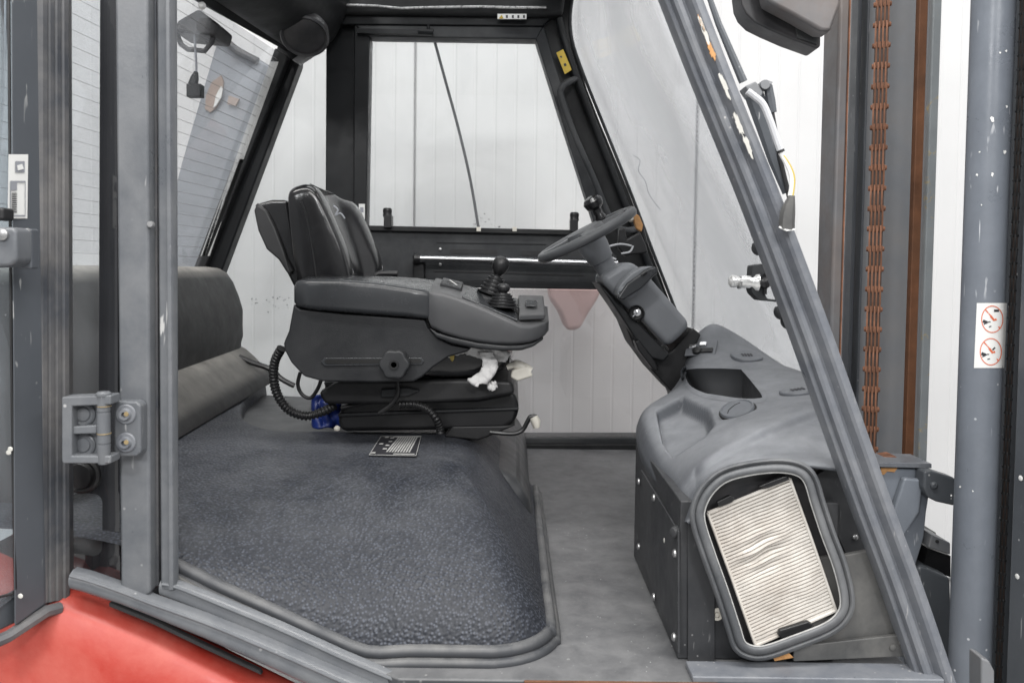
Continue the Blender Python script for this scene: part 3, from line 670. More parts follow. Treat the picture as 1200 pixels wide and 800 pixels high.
for i, b in enumerate(base):
    if i < n0:
        tt = max(0, min(1, (b.x + .52)/.49)); tt = tt*tt*(3-2*tt); ins.append(V(b.x + (ix - .085 - base[n0-1].x)*tt, 1.33, zt))
    elif i < n0+8:
        a = -math.pi/2 + (i-n0+1)*(math.pi/2)/9; rr = .02 + .14
        ins.append(V(ix - .085 + .05*math.cos(a), 1.35 + .1 + .1*math.sin(a) - .02, zt))
    else:
        ins.append(V(ix - .035, max(b.y, 1.432 + .01*(i-n0-7)), zt))
prof = [(0,0),(.012,.08),(.035,.18),(.08,.30),(.145,.42),(.23,.545),(.335,.67),(.45,.78),(.58,.875),(.72,.945),(.87,.987),(1,1)]
sm_b = catmull(base, 3); sm_i = catmull(ins, 3)
rows = []
for a, s in prof:
    soft = math.sin(math.pi/2*min(1, a*1.25))**1.15
    r0 = []
    for k, (b, i) in enumerate(zip(sm_b, sm_i)):
        w = max(0, min(1, (k - n0*3 - 4)/22)); w = w*w*(3-2*w); s_ = s*(1-w) + soft*w
        r0.append(V(b.x + (i.x-b.x)*a, b.y + (i.y-b.y)*a, b.z + (i.z-b.z)*s_))
    rows.append(r0)
bm = B(); vs = grid(bm, rows)
# flat back portion, dipping down behind into the seat well
back = []
for p in sm_i:
    back.append(p)
r1 = []; r2 = []; r3 = []; r4 = []
for p in sm_i:
    x = p.x
    yb = 2.2
    for (xa, ya), (xb, yb_) in zip([(9,1.55),(-.46,1.55),(-.52,1.60),(-.58,1.71),(-.62,1.85),(-.645,1.95),(-.655,2.2)], [(-.46,1.55),(-.52,1.60),(-.58,1.71),(-.62,1.85),(-.645,1.95),(-.655,2.2),(-.9,2.2)]):
        if xb <= x <= xa: yb = ya + (yb_-ya)*(xa-x)/(xa-xb); break
    yb = max(yb, p.y + .004)
    r1.append(V(x, p.y*.5 + yb*.5, zt + .001)); r2.append(V(x, yb, zt)); r3.append(V(x, yb+.02, zt-.006)); r4.append(V(x, yb+.032, zt-.05))
prev = vs[-1]
for rr in (r1, r2, r3, r4):
    cur = [bm.verts.new(p) for p in rr]
    for k in range(len(cur)-1): bm.faces.new((prev[k], prev[k+1], cur[k+1], cur[k]))
    prev = cur
bmesh.ops.remove_doubles(bm, verts=bm.verts, dist=.0004)
ho = obj('cover_shell', bm, M['rubber'], hood, sub=2)
# lips around the foot
for off, dz, r_, nm in ((.0, .002, .0085, 'upper_lip'), (.007, -.010, .0075, 'lower_lip')):
    pth = []
    for i, b in enumerate(sm_b):
        if i < 11: continue
        nrm = V(0,-1,0) if i < n0*3 else (V(1,0,0) if i > (n0+8)*3 else V(math.cos(-math.pi/2 + (i-n0*3)/24*math.pi/2), math.sin(-math.pi/2 + (i-n0*3)/24*math.pi/2), 0))
        pth.append(b + nrm*off + V(0,0,dz))
    bm = B(); tube(bm, pth, r_, 10); obj(nm, bm, M['rubber_edge'], hood)
# seat well behind
bm = B(); prism(bm, [V(-.78,1.49,FZ), V(-.78,1.49,CZ-.335), V(-.30,1.49,CZ-.352), V(-.06,1.49,CZ-.36), V(.0,1.49,CZ-.375), V(.032,1.49,CZ-.41), V(.048,1.49,FZ)], (0,.68,0)); obj('seat_plinth', bm, M['well'], hood, .03, 5)
# load plate decal on the cover
zd = zt + .0015
c4 = [PZ(446,512,zd), PZ(494,511.5,zd), PZ(488,535,zd), PZ(432,534,zd)]
def quv(u, v, e=0): return (c4[0].lerp(c4[1], u)).lerp(c4[3].lerp(c4[2], u), v) + V(0,0,e)
bm = B(); prism(bm, [quv(0,0), quv(1,0), quv(1,1), quv(0,1)], (0,0,.001)); dc = obj('load_plate', bm, M['ink'], hood)
bm = B()
def strip(u0, v0, u1, v1, w=.012):
    d = Vector((u1-u0, v1-v0)).normalized(); n = Vector((-d.y, d.x))*w
    ngon(bm, [quv(u0+n.x, v0+n.y, .0016), quv(u1+n.x, v1+n.y, .0016), quv(u1-n.x, v1-n.y, .0016), quv(u0-n.x, v0-n.y, .0016)])
for k in range(9): strip(.40+k*.055+.06, .06, .34+k*.06, .84, .017)
strip(.32,.04,.98,.04,.02); strip(.0,.985,1,.985,.012); strip(.99,0,.99,1,.006); strip(.008,0,.008,1,.006); strip(0,.01,1,.01,.01)
for u, v in ((.12,.06),(.08,.42),(.02,.88),(.26,.1),(.26,.3),(.24,.5),(.22,.68)): strip(u, v, u+.09, v, .03)
strip(.5,.92,.95,.92,.02)
obj('load_diagram', bm, M['palegrey'], dc)

# bulkhead bolster behind the seat
prof = []
for x, y in [(100,318),(150,314),(210,313),(245,312.5),(258,314),(266,319),(272,328),(279,345),(284,362),(286,380),(286.5,394),(284,403),(284,407),(290,410),(298,417),(310,429),(320,439),(322,446),(305,454),(200,465),(100,470)]:
    p = P(x, y, 2.2); prof.append((p.x, p.z))
dx = P(600,400,2.2).x
bm = B(); rows = []
for Y in (1.07,1.09,1.2,1.3,1.4,1.5,1.6,1.7,1.8,1.9,2.0,2.1,2.16,2.185,2.2):
    s = {1.07:.97, 2.2:.95, 2.185:.985}.get(Y, 1)
    wob = .006*math.sin(Y*9)
    cx = sum(a for a, b in prof)/len(prof); cz = sum(b for a, b in prof)/len(prof)
    rows.append([V(cx + (a-cx)*s + .07*(2.2-Y)/1.1 + (wob if b > CZ-.15 else 0), Y, cz + (b-cz)*s) for a, b in prof])
loft(bm, rows); bo = obj('bulkhead_bolster', bm, M['bolster'], None, smooth=50)
tag(bo, 'dusty rounded black bulkhead cushion behind the seat at left', 'bulkhead')
# trim strip where bolster meets cover
bm = B(); tube(bm, [P(196,516,1.53), P(250,478,1.83), P(314,442,2.2)], .006, 8); tag(obj('trim_strip', bm, M['rubber_edge'], None), 'thin dark trim strip along the foot of the bulkhead cushion', 'trim')
bm = B(); tube(bm, catmull([P(x,y,2.1) for x,y in [(280,418),(296,425),(316,432),(330,444),(345,452)]],4), .007, 8); tag(obj('hose', bm, M['softblk'], None), 'black hose lying behind the seat beside bulkhead cushion', 'hose')

# ================================================================== SEAT
seat = thing('driver_seat', 'black leather driver seat with armrest console and joysticks', 'seat', V(-.2, 1.62, CZ-.36))
# backrest
pr = [(336,226),(341,219),(352,215),(364,214),(374,222),(385,246),(398,276),(408,300),(414,330),(414,345),(380,348),(352,345),(346,318),(341,285),(338,250)]
base_p = [P(x, y, 1.47) for x, y in pr]
cx = sum(p.x for p in base_p)/len(pr); cz = sum(p.z for p in base_p)/len(pr)
rows = []
for Y, s, rec in ((1.452,.80,0),(1.458,.93,0),(1.475,1.0,0),(1.505,1.0,0),(1.53,.99,.010),(1.56,.985,.03),(1.60,.985,.042),(1.66,.985,.046),(1.72,.985,.042),(1.76,.985,.03),(1.79,.99,.010),(1.82,1,0),(1.85,1.0,0),(1.87,.93,0),(1.876,.8,0)):
    r0 = []
    for i, p in enumerate(base_p):
        x = cx + (p.x-cx)*s; z = cz + (p.z-cz)*s
        if 3 <= i <= 9: x -= rec; 
        if 1 <= i <= 5: z += (.012 if rec > .02 else 0)
        r0.append(V(x, Y, z))
    rows.append(r0)
bm = B(); loft(bm, rows); bk = obj('backrest', bm, M['leather'], seat, sub=2)
# piping seams on the near bolster
for pts, Y in (([(353,236),(358,250),(363,272),(367,296),(371,325)], 1.4535),([(370,228),(379,246),(391,274),(402,302),(409,328)], 1.4700)):
    bm = B(); tube(bm, catmull([P(x, y, Y) for x, y in pts], 5), .0022, 6); obj('seam', bm, M['softblk'], bk)
# small embossed mark on the backrest front
bm = B(); tube(bm, catmull([P(x, y, 1.63) for x, y in [(391,241),(396,246),(393,252),(399,250),(404,256)]], 4), .0016, 5); obj('embossed_mark', bm, M['greyink'], bk)
# rear shell of the backrest
pr = [(298,246),(302,238),(318,234),(336,234),(341,262),(347,300),(352,334),(345,338),(336,320),(326,302),(316,292),(305,272),(299,258)]
bm = B(); pp(bm, pr, 1.50, 1.82); sh = obj('back_shell', bm, M['leather'], seat, .012, 3)
bm = B(); pp(bm, [(297,246),(301,239),(312,246),(322,266),(332,292),(342,322),(336,320),(326,304),(312,292),(302,270)], 1.488, 1.50); obj('torn_edge', bm, M['dull'], sh, .004)
bm = B(); tube(bm, catmull([P(x, y, 1.494) for x, y in [(301,240),(310,248),(320,268),(329,292),(342,318)]], 4), .004, 6); obj('piping', bm, M['softblk'], sh)
# cushion
rows = []
cu = [(470,398),(440,402),(438,425),(470,442),(540,444),(590,438),(600,428),(602,416),(590,408),(560,404),(520,402)]
cb = [P(x, y, 1.44) for x, y in cu]; cx = sum(p.x for p in cb)/len(cb); cz = sum(p.z for p in cb)/len(cb)
for Y, s in ((1.435,.85),(1.445,.96),(1.47,1),(1.6,1),(1.75,1),(1.86,1),(1.88,.9)):
    rows.append([V(cx+(p.x-cx)*s, Y, cz+(p.z-cz)*s) for p in cb])
bm = B(); loft(bm, rows); cs = obj('cushion', bm, M['leather'], seat, sub=2)
# torn padding showing at the cushion front
random.seed(5)
def rag(up_, dn_, Y, nv=6):
    bm = B(); a_, b_ = catmull([V(x, y, 0) for x, y in up_], 7), catmull([V(x, y, 0) for x, y in dn_], 7); rows = []
    for j in range(nv+1):
        r0 = []
        for i, (p, q) in enumerate(zip(a_, b_)):
            t = j/nv; c = p.lerp(q, t)
            e = random.uniform(-1.3, 1.3) if j in (0, nv) else 0
            d = mnoise.noise(V(c.x*.11, c.y*.16, 1))*.010 + mnoise.noise(V(c.x*.35, c.y*.4, 5))*.004
            r0.append(P(c.x + e*.6, c.y + e, Y + d))
        rows.append(r0)
    grid(bm, rows); o = obj('torn_padding', bm, M['foam'], cs, smooth=60); m_ = o.modifiers.new('solid', 'SOLIDIFY'); m_.thickness = .003
rag([(522,412),(540,405),(560,404),(580,408),(598,412)], [(526,419),(545,414),(562,420),(576,424),(594,424)], 1.424)
rag([(560,412),(566,423),(563,434),(548,445)], [(576,412),(583,424),(577,443),(558,453)], 1.416, 5)
rag([(570,448),(576,447),(582,446)], [(571,454),(577,457),(583,452)], 1.43, 3)
bm = B(); pp(bm, [(528,412),(533,412),(532,421),(530,424),(527,420)], 1.42, 1.424); obj('yellow_tag', bm, M['tape'], cs, .001)
# shell at cushion side
bm = B(); pp(bm, [(395,446),(540,444),(600,446),(604,462),(560,470),(470,474),(380,474),(372,460)], 1.45, 1.86); obj('seat_pan', bm, M['dull'], seat, .008)
# suspension box
bm = B(); pp(bm, [(398,478),(420,468),(560,466),(600,458),(606,466),(609,478),(604,494),(590,503),(400,506),(395,495)], 1.50, 1.84); obj('suspension_bellows', bm, M['softblk'], seat, .014, 3)
bm = B(); pp(bm, [(396,484),(608,477),(608,481),(396,489)], 1.494, 1.85); obj('suspension_rim', bm, M['shell'], seat, .003)
bm = B(); pp(bm, [(530,499),(605,498),(572,512),(560,516),(520,512)], 1.5, 1.8); obj('slide_rail', bm, M['dull'], seat, .004)
for pts in ([(378,448),(420,446),(430,470),(395,474)], [(430,446),(470,446),(462,470),(440,466)]):
    bm = B(); pp(bm, pts, 1.46, 1.48); obj('side_bracket', bm, M['panel'], seat, .004)
bm = B(); pp(bm, [(446,456),(478,454),(492,458),(478,464),(446,466)], 1.44, 1.46); obj('lever_plate', bm, M['panel'], seat, .003)
bm = B(); tube(bm, catmull([P(x, y, 1.43) for x, y in [(466,448),(466,462),(458,474),(444,484)]], 5), .004, 8); obj('recline_lever', bm, M['softblk'], seat)
# armrest shell plate
bm = B()
shp = [(344,356),(352,362),(400,367),(470,372),(498,374),(502,384),(514,396),(530,404),(552,408),(548,412),(526,418),(508,430),(494,442),(484,447),(440,448),(378,447),(356,441),(341,425),(333,410),(332,402),(338,388)]
pp(bm, shp, 1.375, 1.44); arm = obj('armrest_shell', bm, M['shell'], seat, .007, 3)
bm = B(); pp(bm, [(376,424),(380,419),(494,419),(497,423),(494,427),(380,429)], 1.3725, 1.3745); obj('slot_rim', bm, M['pad'], arm, .001)
bm = B(); pp(bm, [(380,423.5),(383,421),(492,420.5),(494,423),(492,425),(383,426)], 1.3715, 1.3735); obj('slot', bm, M['ink2'], arm)
# clamp knob: six lobes
c = P(462,427,1.35); bm = B(); pts = []
for k in range(48):
    a = 2*math.pi*k/48; r_ = .0245 + .0013*math.cos(6*a); pts.append(c + V(math.cos(a)*r_, -.004, math.sin(a)*r_))
prism(bm, pts, (0,.026,0)); kn = obj('clamp_knob', bm, M['shell'], arm, .004, 3)
bm = B(); lathe(bm, c + V(0,-.004,0), (0,-1,0), [(0,.008),(.0025,.008),(.0025,.005),(0,.0045)], 20); obj('knob_screw', bm, M['softblk'], kn)
# armrest pad (loft in x)
def rr_ring(X, yn, yf, ztn, ztf, zb, r):
    pts = []
    def arc(cy, cz, a0, a1):
        for k in range(4):
            a = a0 + (a1-a0)*k/3; pts.append(V(X, cy + r*math.cos(a), cz + r*math.sin(a)))
    arc(yn+r, ztn-r, math.pi, math.pi/2); arc(yf-r, ztf-r, math.pi/2, 0); arc(yf-r, zb+r, 0, -math.pi/2); arc(yn+r, zb+r, -math.pi/2, -math.pi)
    return pts
rings = []
for x, yt, yb, yn, yf, r_ in ((341,340,350,1.385,1.46,.004),(342.5,333,356,1.372,1.468,.007),(347,328.5,360,1.365,1.475,.009),(362,327,363,1.362,1.478,.010),(400,327.5,366,1.36,1.48,.010),(440,330,369,1.36,1.48,.011),(480,336,372,1.36,1.48,.011),(500,340,374,1.36,1.48,.010),(503,343,374,1.364,1.478,.006)):
    X = P(x, 340, 1.36).x; zt_ = P(x, yt, 1.36).z
    ztf = P(600 + (x-600)*1.36/1.48, 323.5 if x < 470 else 324.5+ (x-470)*.12, 1.48).z
    rings.append(rr_ring(X, yn, yf, zt_, ztf, P(x, yb, 1.36).z, r_))
bm = B(); loft(bm, rings); obj('armrest_pad', bm, M['pad'], arm, smooth=45)
# console nose of the armrest
rings = []
for x, yt, yb, yn, yf, r_ in ((502,342,376,1.364,1.49,.004),(505,340.5,384,1.362,1.49,.007),(520,343,391,1.36,1.49,.007),(540,349.5,397,1.36,1.49,.007),(560,357,401,1.36,1.49,.007),(580,366,403.5,1.36,1.49,.007),(598,374,404,1.36,1.49,.007),(610,380,403.5,1.362,1.49,.007),(622,382,402,1.368,1.49,.006),(632,381,399,1.379,1.488,.005),(640,379,395,1.395,1.482,.004),(645,378,390,1.412,1.474,.0025)):
    X = P(x, 360, 1.36).x
    fx = 600 + (x-600)*1.36/1.49
    ztf = P(fx, 326 + max(0, (fx-515))*.26, 1.49).z
    rings.append(rr_ring(X, yn, yf, P(x, yt, 1.36).z, ztf, P(x, yb, 1.36).z, r_))
bm = B(); loft(bm, rings); con = obj('armrest_console', bm, M['console2'], arm, smooth=45)
rings = []
for x, yt, yb, yn, r_ in ((504,384,386,1.364,.001),(512,389,396,1.363,.003),(530,394,403,1.362,.004),(560,400.5,409,1.362,.004),(590,403.5,411.5,1.363,.004),(612,403.5,411,1.366,.004),(626,401.5,407,1.375,.0025),(638,396,400,1.396,.001)):
    X = P(x, 360, 1.36).x; z1, z0 = P(x, yt, 1.36).z - .0012, P(x, yb, 1.36).z
    rings.append(rr_ring(X, yn, 1.48, z1, z1, z0, r_))
bm = B(); loft(bm, rings); obj('console_underside', bm, M['shell'], con, smooth=45)
# button on the console back with white pictogram
def ontop(x, v, up=0):       # point on console top: x pixel at near edge, v 0 near..1 far
    X = P(x, 360, 1.36).x; Y = 1.36 + .13*v
    yt = [(502,342),(520,343),(540,349.5),(560,357),(580,366),(598,374),(610,380),(640,379)]
    for (a, ya), (b, yb) in zip(yt, yt[1:]):
        if a <= x <= b: y_ = ya + (yb-ya)*(x-a)/(b-a); break
    fx = 600 + (x-600)*1.36/1.49
    zn, zf_ = P(x, y_, 1.36).z, P(fx, 326 + max(0, (fx-515))*.26, 1.49).z
    return V(X, Y, zn + (zf_-zn)*v + up)
bm = B(); prism(bm, [ontop(512,.45,-.002), ontop(538,.45,-.002), ontop(538,.92,-.002), ontop(512,.92,-.002)], (0,0,.008)); bt = obj('rocker_button', bm, M['shell'], con, .002)
bm = B()
for a, b in (((521,.55),(532,.8)),((521,.8),(532,.55)),((519,.68),(524,.74))):
    p, q_ = ontop(*a, .0066), ontop(*b, .0066); d = (q_-p).normalized().cross(V(0,0,1))*.0012; ngon(bm, [p-d, q_-d, q_+d, p+d])
obj('pictogram', bm, M['white'], bt)
bm = B(); prism(bm, [ontop(541,.06,-.001), ontop(607,.06,-.001), ontop(604,.9,-.001), ontop(548,.9,-.001)], (0,0,.004)); obj('lever_base', bm, M['pad'], con, .0015)
# raised switch plate at the nose
bm = B(); a, b, c_, d = ontop(608,.1,.0), ontop(640,.1,.0), ontop(640,.95,.0), ontop(608,.95,.0)
prism(bm, [a, b + V(0,.02,.002), c_ + V(0,-.005,.010), d], (0,0,.010)); swp = obj('switch_plate', bm, M['console2'], con, .003, 3)
cc = (a+b+c_+d)/4 + V(-.001,-.008,.0135)
bm = B(); box(bm, cc.x-.010, cc.x+.010, cc.y-.014, cc.y+.014, cc.z, cc.z+.003); rk = obj('rocker_switch', bm, M['pad'], swp, .0015)
rk.rotation_euler = (R(18), R(2), 0)
bm = B(); prism(bm, [V(-.011,-.014,0)+cc, V(-.003,-.014,0)+cc, V(-.003,.02,0)+cc, V(-.011,.02,0)+cc], (0,0,.001)); bm.free()
# joysticks: bellows boots and knobs
def joystick(x, v, h, kr, lean, n=6, r0=.026, kh=1):
    p0 = ontop(x, v, .002); ax = V(lean, 0, 1).normalized(); bm = B(); pf = []
    for k in range(n):
        t = k/n; r_ = r0*(1-t*.55); z = h*t
        pf += [(z, r_), (z+h/n*.42, r_*1.0), (z+h/n*.55, r_*.80), (z+h/n*.95, r_*.78)]
    pf += [(h, r0*.3), (h+.002, .004)]
    lathe(bm, p0, ax, pf, 28); bo_ = obj('lever_boot', bm, M['softblk'], con)
    bm = B(); lathe(bm, p0 + ax*(h-.002), ax, [(a_*kh, b_) for a_, b_ in [(0,.006),(kr*.3,.0065),(kr*.5,kr*.62),(kr*.9,kr*.88),(kr*1.5,kr),(kr*2.0,kr*.92),(kr*2.35,kr*.66),(kr*2.5,kr*.3),(kr*2.53,.0005)]], 24); obj('lever_knob', bm, M['softblk'], con)
joystick(574, .80, .034, .0155, .30, 5, .027)
joystick(588, .34, .024, .0120, .06, 5, .030, .62)
bm = B(); tube(bm, [P(441,323,1.55), P(444,321,1.55), P(466,321,1.55)], .006, 10); obj('far_armrest_tip', bm, M['softblk'], seat)
# tilt handle and slide lever
bm = B(); rows = []
tube(bm, catmull([P(594,430,1.45), P(604,427,1.45), P(612,430,1.45), P(621,436,1.45)], 4), [.006]*4+[.009]*5+[.010]*4, 10); obj('tilt_handle', bm, M['whiteplastic'], seat)
bm = B(); pp(bm, [(600,434),(618,428),(625,441),(606,447),(598,442)], 1.44, 1.46); obj('tilt_handle_flap', bm, M['whiteplastic'], seat, .004, 3)
bm = B(); tube(bm, catmull([P(x, y, 1.5) for x, y in [(574,506),(600,508),(612,504),(618,494),(622,488),(629,488)]], 5), .0042, 8); lv = obj('slide_lever', bm, M['softblk'], seat)
bm = B(); tube(bm, [P(625,488,1.5), P(628,494,1.5), P(629,501,1.5)], [.008,.009,.006], 10); obj('lever_tip', bm, M['whiteplastic'], lv)
# corrugated hoses and cables
def hose(pts, Y, r_, nm, par, pitchn):
    path = catmull([P(x, y, yy) for (x, y), yy in zip(pts, Y)], 60 // 1)
    L_ = sum((b-a).length for a, b in zip(path, path[1:])); n = int(L_/pitchn*6); out = []
    acc = [0]
    for a, b in zip(path, path[1:]): acc.append(acc[-1] + (b-a).length)
    j = 0
    for i in range(n+1):
        s = L_*i/n
        while j < len(acc)-2 and acc[j+1] < s: j += 1
        t = (s-acc[j])/max(1e-9, acc[j+1]-acc[j]); out.append(path[j].lerp(path[j+1], t))
    rad = [r_*(1 if (i % 6) < 3 else .78) for i in range(len(out))]
    bm = B(); tube(bm, out, rad, 12); return obj(nm, bm, M['softblk'], par, smooth=60)
hose([(330,408),(322,424),(321,446),(327,466),(340,481),(358,487),(376,483),(392,475)], [1.40,1.41,1.42,1.43,1.44,1.45,1.46,1.48], .0085, 'corrugated_hose', seat, .0062)
hose([(468,474),(485,474),(500,479),(510,489),(515,500),(516,508)], [1.45,1.45,1.45,1.45,1.46,1.46], .0075, 'corrugated_hose', seat, .0062)
for pts in ([(352,436),(349,450),(354,462),(364,466),(372,456),(376,446)], [(500,460),(470,468),(440,470),(400,478)]):
    bm = B(); tube(bm, catmull([P(x, y, 1.47) for x, y in pts], 5), .0035, 8); obj('cable', bm, M['softblk'], seat)
# blue bag stuffed below the seat
bm = B(); rows = []
for j in range(9):
    rows.append([P(366 + i*4.2 + random.uniform(-1,1), 462 + j*5 + random.uniform(-1.2,1.2), 1.60 + random.uniform(-.015,.015)) for i in range(9)])
grid(bm, rows); bb = obj('plastic_bag', bm, M['blue'], None, sub=1); bb.modifiers.new('solid', 'SOLIDIFY').thickness = .003
tag(bb, 'crumpled blue plastic bag stuffed under the driver seat', 'bag')
bm = B(); lathe(bm, P(395,503,1.5), (0,-.3,1), [(0,.006),(.004,.006),(.007,.003)], 10); tag(obj('plug', bm, M['whiteplastic'], None), 'small cream plug on the cover edge below the seat hose', 'plug')

# ================================================================== DASHBOARD CONSOLE
from mathutils.bvhtree import BVHTree
dash = thing('dash_console', 'dusty grey moulded front console over a black sheet metal box', 'dashboard', V(.35, 1.3, FZ))
ctrl = [
 (.985, [(805,611),(811,606),(817,590),(832,566),(862,549),(900,543),(945,545),(1000,552)]),
 (1.03, [(797,607),(797,594),(806,572),(828,546),(868,528),(905,521),(948,519),(1000,520)]),
 (1.10, [(783,593),(783,578),(794,556),(822,530),(868,508),(905,498),(948,492),(995,490)]),
 (1.20, [(767,568),(765,552),(776,531),(810,512),(860,490),(905,476),(945,468),(990,466)]),
 (1.32, [(750,536),(749,518),(760,495),(798,486),(850,470),(900,455),(945,448),(985,450)]),
 (1.42, [(747,512),(749,491),(763,474),(805,458),(850,448),(900,438),(940,438),(980,447)]),
 (1.50, [(764,490),(775,470),(790,456),(815,438),(852,432),(893,426),(930,432),(970,447)]),
 (1.58, [(797,470),(799,446),(804,428),(820,414),(846,408),(880,412),(918,428),(960,449)]),
 (1.66, [(799,462),(801,426),(806,404),(820,388),(838,380),(866,393),(905,420),(950,450)]),
 (1.76, [(803,460),(806,432),(812,412),(826,400),(842,394),(866,404),(905,428),(950,455)]),
 (1.88, [(803,480),(806,460),(812,445),(826,438),(842,436),(866,440),(905,450),(950,465)]),
]
rows = [[P(x, y, Y) for x, y in pts] for Y, pts in ctrl]
rows = [catmull(r, 22) for r in rows]
cols = list(zip(*rows)); cols = [catmull(c, 16) for c in cols]; G = [list(r) for r in zip(*cols)]
def to_px(p):
    d = CM.transposed() @ (Vector(p) - V(0,0,CZ)); return 600 + F*d.x/-d.z, PY0 - F*d.y/-d.z
def inpoly(x, y, poly):
    c = False; n = len(poly)
    for i in range(n):
        x1, y1 = poly[i]; x2, y2 = poly[i-1]
        if (y1 > y) != (y2 > y) and x < (x2-x1)*(y-y1)/(y2-y1)+x1: c = not c
    return c
def edgedist(x, y, poly):
    best = 1e9; n = len(poly)
    for i in range(n):
        ax, ay = poly[i]; bx_, by = poly[i-1]; dx, dy = bx_-ax, by-ay
        t = max(0, min(1, ((x-ax)*dx + (y-ay)*dy)/(dx*dx+dy*dy))); best = min(best, math.hypot(x-ax-t*dx, y-ay-t*dy))
    return best
# pockets pressed down into the moulding (plan outlines come from the surface before pressing)
tray = [(801,437),(815,432),(868,433),(893,463),(868,467),(825,460),(806,450)]
pocket = [(768,480),(800,464),(832,480),(838,498),(826,512),(788,537),(776,520)]
flat = [[to_px(p) for p in r] for r in G]
G0 = [[p.copy() for p in r] for r in G]
bm = B(); grid(bm, G); bm.normal_update(); bvh = BVHTree.FromBMesh(bm); bm.free()
tray_s = [(p.x, p.y) for p in catmull([V(x, y, 0) for x, y in [(803,436),(812,432.5),(840,432),(866,433),(870,435),(882,449),(893,464),(888,467),(868,467),(840,463),(824,460),(808,451)]], 4, True)]
def grow(poly, d):
    n = len(poly); cx = sum(p[0] for p in poly)/n; cy = sum(p[1] for p in poly)/n; out = []
    for i in range(n):
        tx, ty = poly[(i+1) % n][0]-poly[i-1][0], poly[(i+1) % n][1]-poly[i-1][1]; l = math.hypot(tx, ty) or 1; nx, ny = ty/l, -tx/l
        if nx*(poly[i][0]-cx) + ny*(poly[i][1]-cy) < 0: nx, ny = -nx, -ny
        out.append((poly[i][0]+nx*d, poly[i][1]+ny*d))
    return out
hole = grow(tray_s, 0.3)
for i, r in enumerate(G):
    for j, p in enumerate(r):
        x, y = flat[i][j]
        if p.y > 1.62: continue
        if 792 < x < 990 and i > 1:
            rl_ = [(790,580),(800,563),(815,545),(850,522),(900,498),(950,479),(995,466)]
            for (xa, ya), (xb, yb) in zip(rl_, rl_[1:]):
                if xa <= x <= xb:
                    d_ = y - (ya + (yb-ya)*(x-xa)/(xb-xa))
                    if d_ > 0: e = min(1, d_/9); e = e*e*(3-2*e); f_ = max(0, min(1, (p.y-.99)/.03))*min(1, (x-792)/25); p.z -= .009*e*f_; p.y += .006*e*f_
        if inpoly(x, y, pocket):
            e = min(1, edgedist(x, y, pocket)/5.0); e = e*e*(3-2*e); p.z -= .022*e; p.y += .005*e
bm = B(); vs = grid(bm, G)
kill = []; bm.faces.ensure_lookup_table(); nc = len(G[0])-1
for i in range(len(G)-1):
    for j in range(nc):
        if G[i][j].y < 1.62 and any(inpoly(*flat[a][b], hole) for a, b in ((i,j),(i+1,j),(i,j+1),(i+1,j+1))): kill.append(bm.faces[i*nc+j])
bmesh.ops.delete(bm, geom=kill, context='FACES_ONLY')
ds = obj('console_shell', bm, M['console'], dash, smooth=70)
so = ds.modifiers.new('solid', 'SOLIDIFY'); so.thickness = .004; so.offset = -1
def hit(px, py):
    o = V(0,0,CZ); d = (P(px, py, 1) - o).normalized(); h = bvh.ray_cast(o, d)
    if h[0] is None: return P(px, py, 1.4), V(0,-.5,.8)
    n = h[1]; n = -n if n.dot(d) > 0 else n
    return h[0], n
def disc(name, px, py, rx, m, prof, par=dash, nrm=None):
    p, n = hit(px, py); n = nrm or n
    bm = B(); lathe(bm, p, n, [(d, r_*rx) for d, r_ in prof], 36); return obj(name, bm, m, par), p, n
lid, p, n = disc('round_lid', 865, 483, .026, M['lid'], [(-.014,1),(.007,1),(.0085,.96),(.0085,.9),(.007,.86),(.007,.02)], nrm=(V(-.32,-.50,.80).normalized() + hit(865, 483)[1]).normalized())
bm = B(); cc_ = [math.cos(2*math.pi*k/40) for k in range(40)]; ss_ = [math.sin(2*math.pi*k/40) for k in range(40)]
nl = n.copy(); u_ = nl.cross(V(0,0,1)).normalized(); w__ = nl.cross(u_)
tube(bm, [p + nl*.0030 + (u_*a + w__*b)*.0268 for a, b in zip(cc_, ss_)], .0019, 6, True); obj('lid_seal', bm, M['dull'], lid)  # dark ring colours in the shaded recess around the lid
bm = B(); tube(bm, [p + nl*.0072 + (u_*math.cos(t)*.55 + w__*math.sin(t))*.019 for t in (-1.0,-.5,0,.5,1.0)], .0007, 5); obj('lid_mark', bm, M['dull'], lid)
for px, py, rx in ((875,418,.030),(935,459,.028)):

    v, p, n = disc('vent_rosette', px, py, rx, M['lid'], [(-.006,1),(.0025,1),(.004,.95),(.004,.02)])
    u = n.cross(V(0,1,0)).normalized(); w = n.cross(u)
    for k in range(4):
        c0 = p + n*.0042 + u*((k-1.5)*-.0055); bm = B()
        prism(bm, [c0 - u*.0018 - w*.008, c0 + u*.0018 - w*.006, c0 + u*.0018 + w*.008, c0 - u*.0018 + w*.006], n*.0006); obj('vent_slot', bm, M['ink'], v)
# open tray let into the moulding
def surf(poly, up): 
    out = []
    for x, y in poly:
        p, n = hit(x, y); out.append(p + n*up)
    return out
r0 = surf(grow(tray_s, 5.5), .0004); r1 = surf(grow(tray_s, 1.6), .0014); r2 = surf(tray_s, .0008)
cen = sum(r2, V(0,0,0))/len(r2); dn_ = V(.25, .35, -.9).normalized()
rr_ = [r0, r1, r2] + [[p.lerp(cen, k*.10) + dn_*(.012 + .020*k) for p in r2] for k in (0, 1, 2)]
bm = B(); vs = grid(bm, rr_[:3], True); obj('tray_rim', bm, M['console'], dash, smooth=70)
bm = B(); vs = grid(bm, rr_[2:], True); bm.faces.new(vs[-1]); obj('tray_liner', bm, M['liner'], dash, smooth=40)  # tray walls and floor with their shade put into the colour
